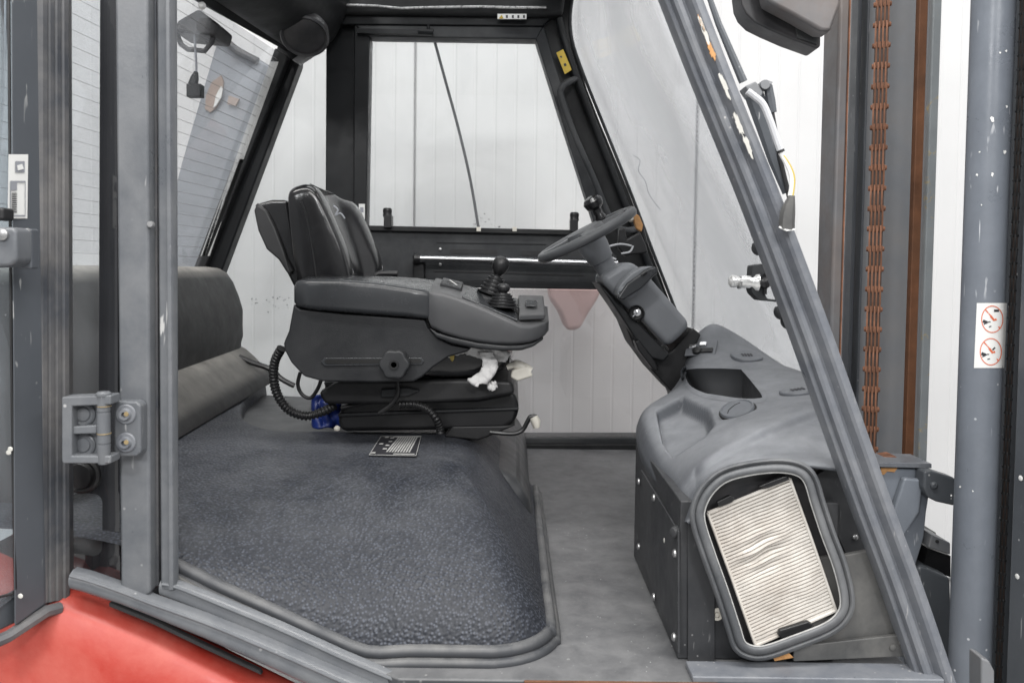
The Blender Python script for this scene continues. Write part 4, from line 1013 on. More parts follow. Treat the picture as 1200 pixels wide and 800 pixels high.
# switch plate behind the tray
p, n = hit(822, 409); n = (n + V(0,-.25,.2)).normalized(); u = V(1,0,-.5); u = (u - n*u.dot(n)).normalized(); w = n.cross(u)
bm = B(); prism(bm, [p + u*a + w*b + n*.001 for a, b in ((-.030,-.022),(.030,-.022),(.030,.022),(-.030,.022))], n*.003); sp_ = obj('switch_panel', bm, M['console'], dash, .001)
bm = B(); lathe(bm, p + u*-.006 + w*(-.012 if w.y < 0 else .012)*-1 + n*.004, n, [(0,.009),(.006,.009),(.008,.006)], 20); obj('dark_button', bm, M['softblk'], sp_)
for a, b in ((-.016,0),(.004,.006)):
    c0 = p + u*a + w*b + n*.004; bm = B(); prism(bm, [c0 - u*.007 - w*.005, c0 + u*.007 - w*.005, c0 + u*.007 + w*.005, c0 - u*.007 + w*.005], n*.006); obj('rocker_switch', bm, M['chrome'], sp_, .001)
c0 = p + u*.012 + w*-.011 + n*.004; bm = B(); prism(bm, [c0 - u*.012 - w*.006, c0 + u*.012 - w*.006, c0 + u*.012 + w*.006, c0 - u*.012 + w*.006], n*.004); obj('dark_button', bm, M['softblk'], sp_, .001)

# --- sheet metal box
XL = .2137
bm = B(); box(bm, XL, .412, 1.003, 1.37, FZ+.001, CZ-.285); bx_ = obj('box_body', bm, M['boxblk'], dash, .002)
bm = B(); box(bm, .40, .52, 1.371, 1.86, FZ+.001, CZ-.27); obj('pedestal', bm, M['boxblk'], dash, .004)
def onleft(px, py):          # where the view ray meets the box's left face
    o = V(0,0,CZ); d = P(px, py, 1) - o; return o + d*(XL/d.x)
bm = B(); q = [onleft(x, y) for x, y in ((753,550),(797,622),(797,765),(752,650))]; prism(bm, q, (-.003,0,0)); lp = obj('side_plate', bm, M['boxblk'], dash, .001)
s0 = None
for x, y in ((751,564),(769,583),(751,640),(769,699),(794,648),(793,746)):
    c0 = onleft(x, y) + V(-.003,0,0)
    bm = B(); lathe(bm, c0, (-1,0,0), [(0,.0055),(.002,.005),(.0035,.003),(.0036,.001)], 12); obj('screw', bm, M['zinc'], lp)
c0 = onleft(794, 622); bm = B(); lathe(bm, c0 + V(.004,-.0,.0), (-1,-.6,0), [(0,.007),(.008,.008),(.014,.006),(.015,.002)], 16); obj('rubber_stop', bm, M['boxblk'], dash)
c0 = onleft(781, 633); bm = B(); lathe(bm, c0 + V(-.003,0,0), (-1,0,0), [(0,.0035),(.0006,.003)], 9); obj('paint_chip', bm, M['primer'], lp)
for x, y in ((821,661),(821,715),(830,769)):
    bm = B(); lathe(bm, P(x, y, 1.003), (0,-1,0), [(0,.0038),(.0015,.0035),(.0028,.002)], 12); obj('screw', bm, M['zinc'], bx_)
bm = B(); lathe(bm, P(840,719,1.003), (0,-1,0), [(0,.0078),(.002,.0078),(.0028,.0072),(.0028,.0042),(.001,.004),(.001,.0025),(.003,.0025),(.0032,.0005)], 24); obj('white_washer', bm, M['whiteplastic'], bx_)
bm = B(); pp(bm, [(806,612),(838,612),(838,775),(806,778)], .9995, 1.0025); obj('front_plate', bm, M['boxblk'], bx_, .001)
bm = B(); pp(bm, [(950,560),(1002,530),(1044,640),(1040,645),(992,650)], 1.02, 1.03); dp = obj('recessed_panel', bm, M['boxblk'], dash, .001)
bm = B(); lathe(bm, P(1002,629,1.02), (0,-1,0), [(0,.0038),(.002,.0035),(.003,.002)], 12); obj('screw', bm, M['zinc'], dp)
bm = B(); pp(bm, [(900,660),(992,650),(1040,641),(1080,735),(1080,756),(960,768),(940,752)], .990, .9985); sp2 = obj('lower_plate', bm, M['plate'], dash, .0015)
bm = B(); pp(bm, [(930,757),(1070,742),(1085,752),(1085,768),(930,775)], .982, .9885); obj('plate_flange', bm, M['plate'], dash, .0015)
for x, y in ((1046,758),(1056,752)):
    bm = B(); lathe(bm, P(x, y, .982), (0,-1,0), [(0,.0042),(.002,.004),(.003,.002)], 12); obj('screw', bm, M['plate'], sp2)
bm = B(); pp(bm, [(905,768),(925,765),(930,770),(908,774)], .980, .9815); obj('rust_spot', bm, M['orust'], sp2)

# --- cabin air vent: rubber frame and pleated filter
vent = thing('filter_vent', 'grey rubber framed air vent holding a dirty pleated paper filter', 'vent', P(900, 770, .97))
mid = [(819,612),(820,592),(831,572),(850,557),(880,549),(912,546),(936,550),(949,562),(958,590),(970,626),(984,664),(992,700),(988,720),(970,736),(930,752),(898,763),(880,763),(867,755),(860,735),(846,692),(831,650)]
def off(poly, d):
    cx = 903; cy = 652; out = []
    n = len(poly)
    for i in range(n):
        tx, ty = poly[(i+1) % n][0]-poly[i-1][0], poly[(i+1) % n][1]-poly[i-1][1]; l = math.hypot(tx, ty); nx, ny = ty/l, -tx/l
        if nx*(poly[i][0]-cx) + ny*(poly[i][1]-cy) < 0: nx, ny = -nx, -ny
        out.append((poly[i][0]+nx*d, poly[i][1]+ny*d))
    return out
sm = [(p.x, p.y) for p in catmull([V(x, y, 0) for x, y in mid], 5, True)]
def loop(d, Y): return [P(x, y, Y) for x, y in off(sm, d)]
ringsY = [(9.5,.9985),(10,.975),(9,.9655),(6.5,.9635),(4.2,.966),(3.4,.9685),(2.4,.966),(0,.9635),(-3,.9625),(-5.5,.9635),(-7,.967),(-7.4,.974),(-7.6,.9985)]
bm = B(); grid(bm, list(zip(*[loop(d, Y) for d, Y in ringsY])) + [[loop(d, Y)[0] for d, Y in ringsY]])
bmesh.ops.remove_doubles(bm, verts=bm.verts, dist=.0001); obj('rubber_frame', bm, M['trim'], vent, smooth=75)
bm = B(); tube(bm, loop(-7.3, .9665), .0009, 5, True); obj('pale_bead', bm, M['palegrey'], vent)
bm = B(); prism(bm, loop(-6, .9975), (0,.001,0)); obj('back_plate', bm, M['dark'], vent)
fq = [P(829,600,.984), P(925,560,.984), P(979,714,.984), P(885,755,.984)]
def fuv(u, v, e=0): q = fq[0].lerp(fq[1], u).lerp(fq[3].lerp(fq[2], u), v); return q + V(0, e, 0)
bm = B(); NP, NU = 41, 30; rows = []
for i in range(NP*4+1):
    v = min(1, ((i//4) + (0,.60,.70,.90)[i % 4])/NP); r0 = []
    for j in range(NU+1):
        u = j/NU
        w1 = math.exp(-((u-.42)/.20)**2); k1 = math.exp(-((v-.40)/.10)**2); k2 = math.exp(-((v-.76)/.07)**2); k3 = math.exp(-((v-.15)/.08)**2)
        dv = .013*k1*math.sin(u*7+.4)*w1 + .005*k2*math.sin(u*9+1)  + .003*k3*math.sin(u*11) + .0025*mnoise.noise(V(u*9, v*20, 3))
        dv -= .012*k1*(u-.4)
        amp = (-.002 if i % 4 < 2 else .0075)*(1 + .25*mnoise.noise(V(u*6, v*14, 0)))
        dep = amp + .004*k1*w1*math.sin((v-.40)*60) + .002*mnoise.noise(V(u*3, v*5, 7))
        r0.append(fuv(u, min(1, max(0, v+dv)), dep))
    rows.append(r0)
grid(bm, rows); obj('pleated_filter', bm, M['filter'], vent, smooth=15)
for a, b in (((0,0),(0,1)),((1,0),(1,1)),((0,0),(1,0)),((0,1),(1,1))):
    bm = B(); p, q = fuv(*a), fuv(*b); tube(bm, [p + V(0,-.002,0), p.lerp(q,.5) + V(.0006,-.002,0), q + V(0,-.002,0)], .0019, 6); obj('filter_edge', bm, M['filter'], vent)
for pts in ([(840,588),(856,580),(862,584),(858,589),(842,594)], [(888,570),(905,563),(922,557),(926,562),(900,572)], [(912,744),(914,738),(947,728),(953,731),(951,737),(916,748)]):
    bm = B(); pp(bm, pts, .974, .981); obj('foam_clip', bm, M['softblk'], vent, .0015)

# ================================================================== STEERING COLUMN AND WHEEL
stc = thing('steering_column', 'grey plastic steering column rising from console below the wheel', 'steering column', P(800, 440, 1.62))
bm = B(); pp(bm, [(703,329),(708,321),(728,309),(740,306),(758,320),(786,352),(811,381),(799,394),(783,408),(768,393),(746,371),(724,350)], 1.56, 1.71); ch = obj('column_housing', bm, M['column'], stc, .017, 5)
bm = B(); pp(bm, [(700,330),(722,352),(744,374),(770,400),(786,415),(778,424),(764,420),(744,396),(722,362)], 1.565, 1.70); obj('lower_housing', bm, M['shell'], stc, .006, 2)  # black colour stands for the shaded left face of the housing
bm = B(); pp(bm, [(722,355),(744,392),(762,420),(786,412),(812,384),(822,392),(812,412),(806,450),(790,462),(764,434),(742,404)], 1.60, 1.72); obj('inner_column', bm, M['dull'], stc, .004)
bm = B(); pp(bm, [(744,400),(749,398),(768,424),(772,434),(766,434),(748,410)], 1.56, 1.60); obj('tilt_lock', bm, M['softblk'], stc, .003)
bm = B(); pp(bm, [(744,368),(745.5,367.5),(784,409),(783,411)], 1.5585, 1.5605); obj('housing_seam', bm, M['dull'], ch)
bm = B(); lathe(bm, P(746,367,1.56), (-.25,-1,.1), [(-.01,.0155),(.004,.0155),(.006,.0135),(.004,.011),(.004,.001)], 28); ig = obj('ignition_switch', bm, M['softblk'], stc)
bm = B(); lathe(bm, P(747,366,1.553), (-.25,-1,.1), [(0,.008),(.003,.007),(.004,.001)], 18); obj('key_slot', bm, M['chrome'], ig)
bm = B(); tube(bm, [P(747,366,1.55), P(741,371,1.545)], .0018, 6); obj('key_bar', bm, M['chrome'], ig)
# oval side pod and indicator stalk
ppx = []
for k in range(28):
    a = 2*math.pi*k/28; x, y = 27*math.cos(a), (9.5 if math.sin(a) > 0 else 12)*math.sin(a); c_, s_ = math.cos(R(-38)), math.sin(R(-38)); ppx.append((746 + x*c_ - y*s_, 331 + x*s_ + y*c_))
bm = B(); pp(bm, ppx, 1.50, 1.56); pod = obj('side_pod', bm, M['column'], stc, .010, 3)
ppx = [(746 + (x-746)*.86 + -2, 331 + (y-331)*.86 + 3) for x, y in ppx]
bm = B(); pp(bm, [(723,349),(735,332),(760,314),(769,312),(771,319),(752,338),(730,352)], 1.485, 1.499); obj('pod_face', bm, M['pad'], stc, .004, 3)
bm = B(); tube(bm, [P(752,322,1.484), P(757,318,1.484)], .004, 8); obj('pod_button', bm, M['softblk'], pod)
bm = B(); lathe(bm, P(727,346,1.50), P(745,336,1.52) - P(727,346,1.50), [(0,.008),(.004,.013),(.012,.015),(.03,.015)], 18); obj('stalk_base', bm, M['column'], stc)
C0, C1 = P(687.5, 275, 1.60), P(718, 327, 1.62)
ax = (C1 - C0).normalized(); L_ = (C1-C0).length
bm = B(); lathe(bm, C0, ax, [(0,.018),(.012,.030),(.03,.0295),(.058,.025),(.060,.0215),(L_*.9,.020),(L_+.01,.024)], 28); obj('steering_shaft', bm, M['column'], stc)
stw = thing('steering_wheel', 'worn dark grey steering wheel with spinner knob seen almost edge on', 'steering wheel', C0)
a_ = (P(742,246,1.6) - P(633,304,1.6)).normalized(); nr = V(a_.z*-1, -.075, a_.x).normalized(); 
if nr.z < 0: nr = -nr
b_ = nr.cross(a_).normalized(); RW = .0985
bm = B(); rimp = [C0 + a_*math.cos(2*math.pi*k/64)*RW + b_*math.sin(2*math.pi*k/64)*RW for k in range(64)]; tube(bm, rimp, .0098, 12, True); obj('rim', bm, M['wheel'], stw)
bm = B(); lathe(bm, C0, nr, [(-.016,.022),(-.008,.036),(.004,.040),(.012,.036),(.015,.026),(.016,.001)], 32); obj('hub', bm, M['wheel'], stw)
for ang in (20, 160, 270):
    d = a_*math.cos(R(ang)) + b_*math.sin(R(ang)); s_ = nr.cross(d)
    bm = B(); rows = []
    for t, wd, h in ((.02,.022,.010),(.05,.018,.007),(.075,.015,.006),(.094,.018,.006)):
        c0 = C0 + d*t + nr*(.002); rows.append([c0 + s_*wd*x_ + nr*h*y_ for x_, y_ in ((-1,-.6),(-.8,.8),(0,1),(.8,.8),(1,-.6),(0,-1))])
    loft(bm, rows); obj('spoke', bm, M['wheel'], stw, smooth=50)
kp = C0 + a_*.050 + b_*(.080 if b_.y > 0 else -.080)
bm = B(); lathe(bm, kp, nr, [(0,.010),(.012,.012),(.018,.009),(.030,.010),(.036,.018),(.048,.021),(.056,.016),(.060,.004)], 24); obj('spinner_knob', bm, M['leather'], stw)
# grab handle and small switches at the far pillar
bm = B(); tube(bm, catmull([P(x, y, yy) for x, y, yy in [(674,93,YF-.05),(667,96,YF-.085),(659,102,YF-.10),(657,114,YF-.10),(672,156,YF-.10),(694,206,YF-.10),(712,250,YF-.10),(722,265,YF-.10),(734,270,YF-.10),(746,268,YF-.05)]], 6), .0088, 12)
tag(obj('grab_handle', bm, M['panel'], None), 'bent dark tube grab handle along the far front pillar', 'handle')
sw_ = thing('control_cluster', 'small switches with pale ball and copper fitting beside the column', 'switches', P(745, 290, 1.95))
bm = B(); lathe(bm, P(739,257,1.95), (0,-1,.3), [(0,.004),(.003,.009),(.009,.010),(.015,.007),(.017,.001)], 16); obj('pale_ball', bm, M['whiteplastic'], sw_)
bm = B(); pp(bm, [(742,250),(749,252),(754,264),(752,272),(746,268),(744,262)], 1.93, 1.95); obj('copper_fitting', bm, M['orust'], sw_, .003)
bm = B(); pp(bm, [(726,268),(732,266),(735,280),(742,276),(750,272),(756,284),(760,296),(732,300),(724,290)], 1.90, 1.93); obj('switch_block', bm, M['softblk'], sw_, .004)
bm = B(); tube(bm, [P(752,268,1.94), P(756,284,1.94)], .006, 8); obj('small_lever', bm, M['softblk'], sw_)
for pts in ([(707,291),(716,288),(728,286),(740,288)], [(708,299),(714,301),(722,304)], [(728,297),(738,295),(742,288)]):
    bm = B(); tube(bm, catmull([P(x, y, 1.88) for x, y in pts], 4), .0022, 6); obj('cable', bm, M['cable'], sw_)

# ================================================================== BRACKET LAMP ON FRONT PILLAR
bl = thing('bulb_lamp', 'small clear bulb on a grey bracket fixed inside front pillar', 'lamp', P(895, 350, 1.12))
YB = 1.10
bm = B(); pp(bm, [(882,311),(893,309),(903,314),(905,322),(897,346),(900,350),(918,352),(918,354.5),(890,352),(882,344),(880,338)], YB-.006, YB+.02); obj('bracket', bm, M['panel'], bl, .002)
bm = B(); pp(bm, [(896,320),(899,320),(899,345),(895,345)], YB-.012, YB-.0065); obj('rubber_pad', bm, M['softblk'], bl, .001)
bm = B(); lathe(bm, P(897,331,YB-.012), (-.05,-1,0), [(0,.008),(.004,.007),(.006,.003)], 14); obj('nut', bm, M['softblk'], bl)
bm = B(); lathe(bm, P(888,331,YB), (-1,0,.04), [(0,.013),(.004,.0125),(.008,.009),(.010,.0085),(.022,.0085),(.024,.007),(.028,.007),(.030,.0085),(.036,.0085),(.039,.005),(.040,.001)], 20); obj('bulb', bm, M['lampglass'], bl)
bm = B(); lathe(bm, P(868,331,YB), (-1,0,.04), [(0,.0086),(.003,.0088),(.0035,.0086)], 20); obj('grey_band', bm, M['zinc'], bl)
for x, y in ((888,291),(914,366),(922,377)):
    bm = B(); lathe(bm, P(x, y, 1.06), (-1,-.3,-.3), [(-.01,.009),(.003,.009),(.005,.007),(.006,.001)], 16); obj('pillar_bolt', bm, M['panel'], bl)

# ================================================================== WIPER, HOSE OUTSIDE THE PILLAR
wp = thing('wiper_assembly', 'front wiper arm with pivot block outside the grey front pillar', 'wiper', P(890, 110, 1.16))
YP = 1.08
bm = B(); tube(bm, [P(828,-12,YP), P(842,28,YP), P(871,96,YP)], [.0035,.0045,.006], 8); obj('upper_arm', bm, M['mastdark'], wp)
bm = B(); pp(bm, [(873,101),(886,95),(895,108),(892,114),(880,112)], YP-.01, YP+.02); obj('pivot_block', bm, M['mastgrey'], wp, .002)
bm = B(); lathe(bm, P(897,99,YP-.012), (0,1,0), [(0,.006),(.003,.0065),(.03,.0065)], 14); tube(bm, [P(892,102,YP-.005), P(899,98,YP-.005), P(903,100,YP-.005)], .005, 8); obj('pivot_bolt', bm, M['mastgrey'], wp)
bm = B(); tube(bm, [P(900,101,YP), P(903,118,YP), P(906,132,YP)], [.006,.0065,.005], 8); obj('linkage', bm, M['mastdark'], wp)
bm = B(); tube(bm, [P(884,112,YP+.01), P(897,150,YP+.01), P(908,188,YP+.01), P(922,226,YP+.01)], [.013,.012,.009,.006], 8); obj('lower_arm', bm, M['mastdark'], wp)
bm = B(); tube(bm, [P(904,128,YP), P(914,185,YP), P(926,236,YP)], .0032, 8); obj('blade', bm, M['dull'], wp)
hs = thing('washer_hose', 'pale washer hose ending in grey plug on the front pillar', 'hose', P(925, 268, 1.0))
YH = .965
YH = .94
bm = B(); tube(bm, catmull([P(x, y, YH) for x, y in [(876,107),(884,113),(894,122),(902,140),(909,160),(915,178)]], 5), .0042, 8); obj('hose_sleeve', bm, M['cable'], hs)
bm = B(); lathe(bm, P(914,176,YH), P(916,181,YH)-P(914,176,YH), [(0,.0048),(.003,.0048)], 12); obj('clip_ring', bm, M['softblk'], hs)
bm = B(); tube(bm, catmull([P(x, y, YH) for x, y in [(914,178),(922,192),(927,205),(928,218),(926,230)]], 5), .0030, 8); obj('white_wire', bm, M['white'], hs)
bm = B(); tube(bm, catmull([P(x, y, YH-.002) for x, y in [(918,182),(927,196),(931,210),(929,230)]], 5), .0012, 6); obj('orange_wire', bm, M['tape'], hs)
bm = B(); rows = []
for (x, y), w_ in (((928,229),3.5),((925,240),7),((923,250),9),((922,262),9.5),((922,268),9.5)):
    rows.append([P(x-w_, y+ w_*-.15, YH), P(x-w_*.5, y, YH-.008), P(x+w_*.6, y+w_*.1, YH-.008), P(x+w_, y+w_*.1, YH), P(x+w_*.5, y, YH+.010), P(x-w_*.6, y, YH+.010)])
loft(bm, rows); obj('plug_boot', bm, M['plate'], hs, smooth=25)
bm = B(); tube(bm, [P(913,266,YH-.004), P(922,270,YH-.008), P(931,269,YH-.004)], .0012, 6); obj('pale_lip', bm, M['white'], hs)

# ================================================================== MAST
def vx(px, Y): return P(px, 317, Y).x
mast = thing('lift_mast', 'grey and rusty steel inner mast channel carrying chain ahead of the cab', 'mast', V(vx(1020,1.45), 1.45, 0))
Z0, Z1 = .35, 3.0
def vb(name, px0, px1, Y0, Y1, m, bev=.002, par=mast, z0=Z0):
    bm = B(); box(bm, vx(px0, Y1), vx(px1, Y0), Y0, Y1, z0, Z1); return obj(name, bm, m, par, bev)
vb('rear_plate', 988, 1087, 1.50, 1.54, M['mastgrey'])
bm = B(); box(bm, vx(957,1.47), vx(989,1.40), 1.40, 1.47, Z0, Z1); obj('channel_flange', bm, M['steel'], mast, .006, 3)
vb('flange_brown_edge', 986, 988.4, 1.396, 1.3995, M['rust'], .0)
vb('channel_slot', 989.5, 1002, 1.47, 1.499, M['mastdark'])
vb('guide_edge', 1003, 1008, 1.46, 1.49, M['mastdark'], .002)
vb('rust_runner', 1063, 1078, 1.41, 1.425, M['ruststrip'], .002)
vb('outer_edge', 1078.5, 1094, 1.39, 1.405, M['mastedge'], .003)
# chain of rusty leaf plates and pins
def chain(name, label, px, Y, pit, wd, yaw, z0, z1, m, npl):
    th_ = thing(name, label, 'chain', V(vx(px, Y), Y, z0)); x0 = vx(px, Y)
    bw = wd*.50; sw_d = wd*.72
    def link(sh):
        bm = B(); t = sw_d/(npl*2)
        for k in range(npl):
            cx = (-sw_d/2) + (2*k + sh + .5)*t
            pts = []
            for s, zc in ((1, pit/2), (-1, -pit/2)):
                for q in range(6):
                    a = math.pi*q/5; pts.append(V(cx - t*.46, math.cos(a)*bw*.5*s, zc + math.sin(a)*bw*.5*s*.95))
            pts.insert(6, V(cx - t*.46, -bw*.36, 0)); pts.append(V(cx - t*.46, bw*.36, 0))
            prism(bm, pts, (t*.92, 0, 0))
        box(bm, -sw_d*.46, sw_d*.46, -bw*.30, bw*.30, -pit*.5, pit*.5)  # dark block added to show the shaded holes between plates
        return bm
    def pin():
        bm = B(); lathe(bm, (-sw_d*.60,0,0), (1,0,0), [(0,bw*.2),(.0008,bw*.27),(sw_d*1.19,bw*.27),(sw_d*1.24,bw*.16)], 12); return bm
    la_ = obj('chain_link', link(0), m, th_, smooth=30); lb = obj('chain_link', link(1), M['rustdark'] if m == M['rust'] else m, th_, smooth=30); pn = obj('chain_pin', pin(), m, th_)
    for o in (la_, lb):
        o.data.materials.append(M['core'])
        for p_ in list(o.data.polygons)[-6:]: p_.material_index = 1
    for o in (la_, lb, pn): o.rotation_euler.z = yaw
    for o, dz in ((la_, 0), (lb, pit), (pn, pit/2)): o.location = V(0, 0, dz)
    i = 2; z = z0 + 2*pit
    while z < z1:
        o = (la_ if i % 2 == 0 else lb).copy(); COL.objects.link(o); o.parent = th_; o.location = V(0,0,z-z0)
        i += 1; z += pit
    z = z0 + 1.5*pit
    while z < z1:
        o = pn.copy(); COL.objects.link(o); o.parent = th_; o.location = V(0,0,z-z0); z += pit
    return th_
chain('lift_chain', 'rusty brown leaf chain hanging down inside the mast channel', 1025, 1.385, 23.5/F*1.385, .032, R(-24), .95, 2.15, M['rust'], 4)
# hydraulic cylinder
cy = thing('lift_cylinder', 'grey blue hydraulic lift cylinder with a warning sticker at right', 'cylinder', V(0,0,0))
CYY = 1.18; 
bl_, br_ = P(1126.5,317,CYY), P(1180,317,CYY)
d1, d2 = Vector((bl_.x, bl_.y)).normalized(), Vector((br_.x, br_.y)).normalized()
md = (d1+d2).normalized(); half = math.acos(max(-1, min(1, d1.dot(d2))))/2
dist = CYY/md.y; CR = dist*math.sin(half); CXC, CYC = md.x*dist, md.y*dist
cy.location = V(CXC, CYC, .4); BASE[cy.name] = Vector(cy.location)
bm = B(); lathe(bm, V(CXC, CYC, .4), (0,0,1), [(0,CR),(2.5,CR)], 64); obj('cylinder_tube', bm, M['steelblue'], cy, smooth=60)
def cyl(px, py, e=0):
    d = P(px, py, 1) - V(0,0,CZ); r_ = CR + e
    a = d.x**2 + d.y**2; b = -2*(d.x*CXC + d.y*CYC); c = CXC**2 + CYC**2 - r_*r_; disc_ = b*b-4*a*c
    t = (-b - math.sqrt(max(disc_, 0)))/(2*a); return V(0,0,CZ) + d*t
def cpatch(name, x0, y0, x1, y1, m, e, par, n=10, sk=-.045):
    bm = B(); rows = []
    for j in (0, 1):
        y = y0 + (y1-y0)*j; rows.append([cyl(x0 + (x1-x0)*i/n + sk*(y-393), y, e) for i in range(n+1)])
    grid(bm, rows); return obj(name, bm, m, par)
stk = cpatch('warning_sticker', 1143, 355, 1178.5, 431, M['white'], .0006, cy)
def cstroke(name, pts, w, m, e=.0010, closed=False):
    bm = B(); rows = []; n = len(pts)
    for i, (x, y) in enumerate(pts):
        a, b = (pts[(i+1) % n], pts[i-1]) if closed else (pts[min(i+1, n-1)], pts[max(i-1, 0)])
        tx, ty = a[0]-b[0], a[1]-b[1]; l = math.hypot(tx, ty) or 1; nx, ny = -ty/l*w, tx/l*w
        rows.append([cyl(x+nx, y+ny, e), cyl(x-nx, y-ny, e)])
    if closed: rows.append(rows[0])
    grid(bm, rows); return obj(name, bm, m, stk)
for cy_, flip in ((374,0),(412,1)):
    cx_ = 1162 + (-.045)*(cy_-393)
    cstroke('red_ring', [(cx_ + 12.5*math.cos(2*math.pi*k/30), cy_ + 15.5*math.sin(2*math.pi*k/30)) for k in range(30)], .55, M['orange'], closed=True)
    cstroke('red_slash', [(cx_-8, cy_-11), (cx_, cy_-2), (cx_+9, cy_+11)], .75, M['orange'])
    cstroke('red_figure', [(cx_-2, cy_-4), (cx_+2, cy_+1), (cx_+5, cy_)], 1.3, M['orange'])
    cstroke('black_mark', [(cx_-11, cy_+2), (cx_-6, cy_+4)], 1.8, M['ink']); cstroke('black_mark', [(cx_-10, cy_+6), (cx_-4, cy_+3), (cx_-2, cy_+3)], .6, M['ink'])
    cstroke('black_mark', [(cx_-4, cy_+9), (cx_-1, cy_+8)], .6, M['ink'])
    if flip: cstroke('black_mark', [(cx_+2, cy_-2), (cx_+5, cy_-5)], .9, M['ink'])
    else: cstroke('black_mark', [(cx_+2, cy_-10), (cx_+8, cy_-10)], 1.4, M['ink'])
random.seed(21)
for x, y, s in ((1163,140,4.5),(1180,125,2.8),(1177,178,3),(1145,205,2.5),(1163,205,3),(1179,60,2),(1148,178,1.8),(1125,570,2),(1115,580,2),(1172,62,1.6),(1140,575,1.5),(1150,240,1.5)):
    bm = B(); pts = []
    for k in range(9):
        a = 2*math.pi*k/9; rr = s*random.uniform(.35, 1); pts.append(cyl(x + rr*math.cos(a)*.8, y + rr*math.sin(a), .0007))
    ngon(bm, pts); obj('paint_chip', bm, M['white'], cy)
# right hand outer mast channel with its chain
om = thing('outer_mast', 'dark outer mast channel at the right edge beside the cylinder', 'mast', V(vx(1200,1.05), 1.08, 0))
def vb2(name, px0, px1, Y0, Y1, m, bev=.003): return vb(name, px0, px1, Y0, Y1, m, bev, om)
vb2('channel_face', 1193, 1260, 1.12, 1.30, M['mastdark']); vb2('channel_web', 1196, 1400, 1.00, 1.119, M['mastdark'], .004)
for x, y in ((1196,560),(1192,675),(1190,775),(1197,742)):
    bm = B(); lathe(bm, P(x, y, 1.10), (-1,-.2,0), [(0,.004),(.0006,.0025)], 7); obj('paint_chip', bm, M['white'], om)
bm = B(); pp(bm, [(1150,770),(1160,774),(1166,786),(1166,830),(1150,830)], 1.03, 1.06); obj('foot_bracket', bm, M['mastgrey'], om, .003)
chain('side_chain', 'dark chain between grey blue cylinder and right outer mast channel', 1187.5, 1.24, 16.0/F*1.24, .0125, R(-38), .6, 2.15, M['dull'], 2)
# brackets low at the mast
br = thing('mast_bracket', 'dark grey bracket plate with rusty corner behind the front pillar foot', 'bracket', P(1060, 700, 1.34))
bm = B(); pp(bm, [(1005,547),(1091,549),(1090,575),(1086,600),(1083,630),(1074,660),(1064,690),(1058,740),(1000,740)], 1.30, 1.33); obj('side_plate', bm, M['steelblue'], br, .003)
bm = B(); pp(bm, [(1005,541),(1092,543),(1092,548.5),(1005,546.5)], 1.29, 1.36); obj('top_flange', bm, M['paint_worn'], br, .001)
bm = B(); pp(bm, [(1032,547.5),(1052,548),(1048,553),(1040,552),(1036,556),(1033,556)], 1.2975, 1.2995); obj('rust_patch', bm, M['orust'], br)
bm = B(); pp(bm, [(1030,541),(1036,535),(1048,533.5),(1056,538),(1060,541)], 1.33, 1.36); obj('rusty_roller', bm, M['rust'], br, .002)
bm = B(); pp(bm, [(1083,552),(1092,551),(1120,560),(1120,593),(1098,588),(1088,583),(1082,572)], 1.27, 1.298); ar = obj('link_arm', bm, M['mastdark'], br, .004, 3)
bm = B(); lathe(bm, P(1094,568,1.27), (0,-1,0), [(0,.006),(.003,.0055),(.005,.003)], 14); obj('bolt', bm, M['mastdark'], ar)
bm = B(); pp(bm, [(1060,560),(1083,562),(1078,600),(1040,660),(1030,650)], 1.285, 1.299); obj('gusset', bm, M['steelblue'], br, .004)
ft = thing('mast_footing', 'dark cast foot of mast with square hole beside the cylinder', 'mast foot', P(1090, 760, 1.34))
bm = B(); pp(bm, [(1092,626),(1114,636),(1114,650),(1088,641)], 1.30, 1.36); obj('foot_cap', bm, M['mastgrey'], ft, .002)
bm = B(); pp(bm, [(1087,642),(1114,651),(1114,676),(1082,664)], 1.33, 1.36); obj('square_hole', bm, M['dull'], ft)
bm = B(); pp(bm, [(1076,664),(1084,664),(1114,677),(1120,850),(1040,850),(1056,740)], 1.30, 1.36); obj('foot_casting', bm, M['mastdark'], ft, .005)
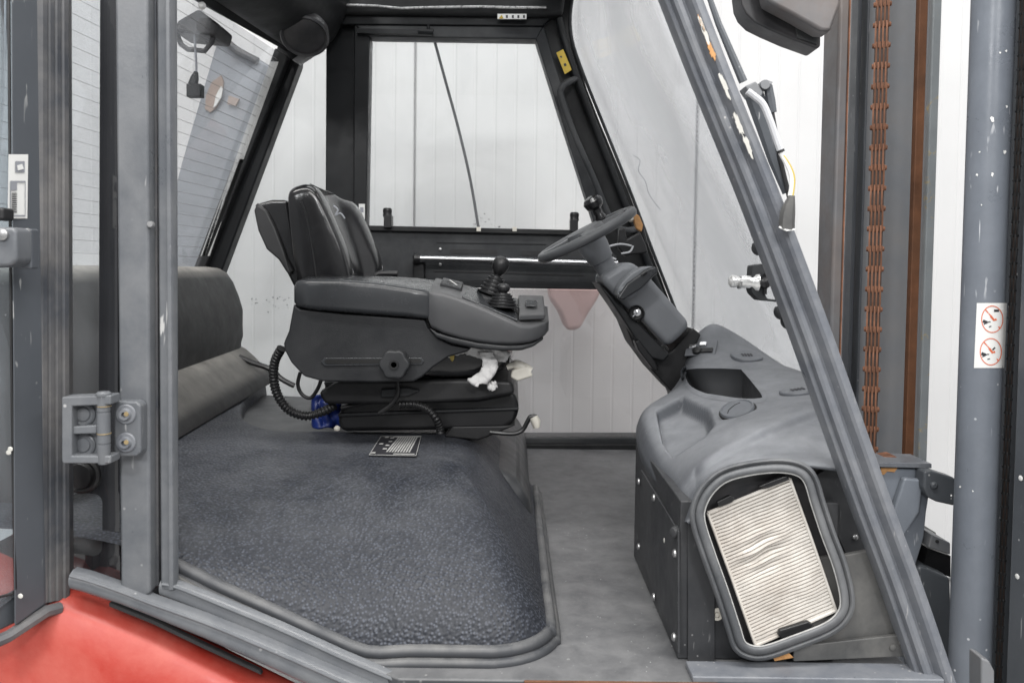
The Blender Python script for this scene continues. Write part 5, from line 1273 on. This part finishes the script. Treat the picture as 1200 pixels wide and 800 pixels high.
bm = B(); lathe(bm, P(1098,634,1.30), (0,-1,.4), [(0,.003),(.001,.003)], 10); obj('pin_hole', bm, M['dull'], ft)
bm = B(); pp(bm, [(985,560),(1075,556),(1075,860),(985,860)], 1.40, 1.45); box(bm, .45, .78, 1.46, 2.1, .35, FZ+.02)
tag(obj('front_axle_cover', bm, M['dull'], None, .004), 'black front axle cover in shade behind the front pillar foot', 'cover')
# lamp housing at top right
lh = thing('front_lamp', 'dark rounded lamp housing on a bracket at top right of cab', 'lamp', P(920, 30, 1.3))
bm = B(); pp(bm, [(866,-50),(867,-10),(869,5),(874,16),(884,26),(900,34),(925,45),(958,57),(962,54),(962,-50)], 1.30, 1.35); obj('lamp_housing', bm, M['dark'], lh, .012, 4)
bm = B(); pp(bm, [(884,-60),(980,-60),(986,4),(978,26),(974,37),(962,36),(930,18),(900,2)], 1.25, 1.29); obj('lamp_bracket', bm, M['steel'], lh, .006, 2)
bm = B(); pp(bm, [(932,22),(958,36),(958,52),(934,44)], 1.296, 1.2995); obj('lens_corner', bm, M['plate'], lh, .001)

# stickers on the far frame
bm = B(); pbox(bm, 583, 617, 16.5, 22.5, YF-.074, YF-.0715)
s1 = tag(obj('header_sticker', bm, M['white'], None), 'small white symbol sticker on the header beam above far window', 'sticker')
bm = B()
for x in (594, 601, 607.5, 614): pbox(bm, x-1.1, x+1.1, 18, 21.3, YF-.0752, YF-.0745)
obj('print', bm, M['ink'], s1)
bm = B(); pp(bm, [(584.5,22),(588,17.5),(590,22)], YF-.0752, YF-.0745); obj('triangle', bm, M['yellow'], s1)
bm = B(); pp(bm, [(652,62),(660,58),(670,82),(662,87)], YF-.060, YF-.057)
s2 = tag(obj('yellow_sticker', bm, M['yellow'], None), 'narrow yellow sticker on the upper far front pillar', 'sticker')
bm = B(); pp(bm, [(660.5,75),(663,74),(664,77),(661.5,78)], YF-.0612, YF-.0605); pp(bm, [(656,66),(658,65.5),(659,67.5),(657,68)], YF-.0612, YF-.0605); obj('print', bm, M['ink'], s2)
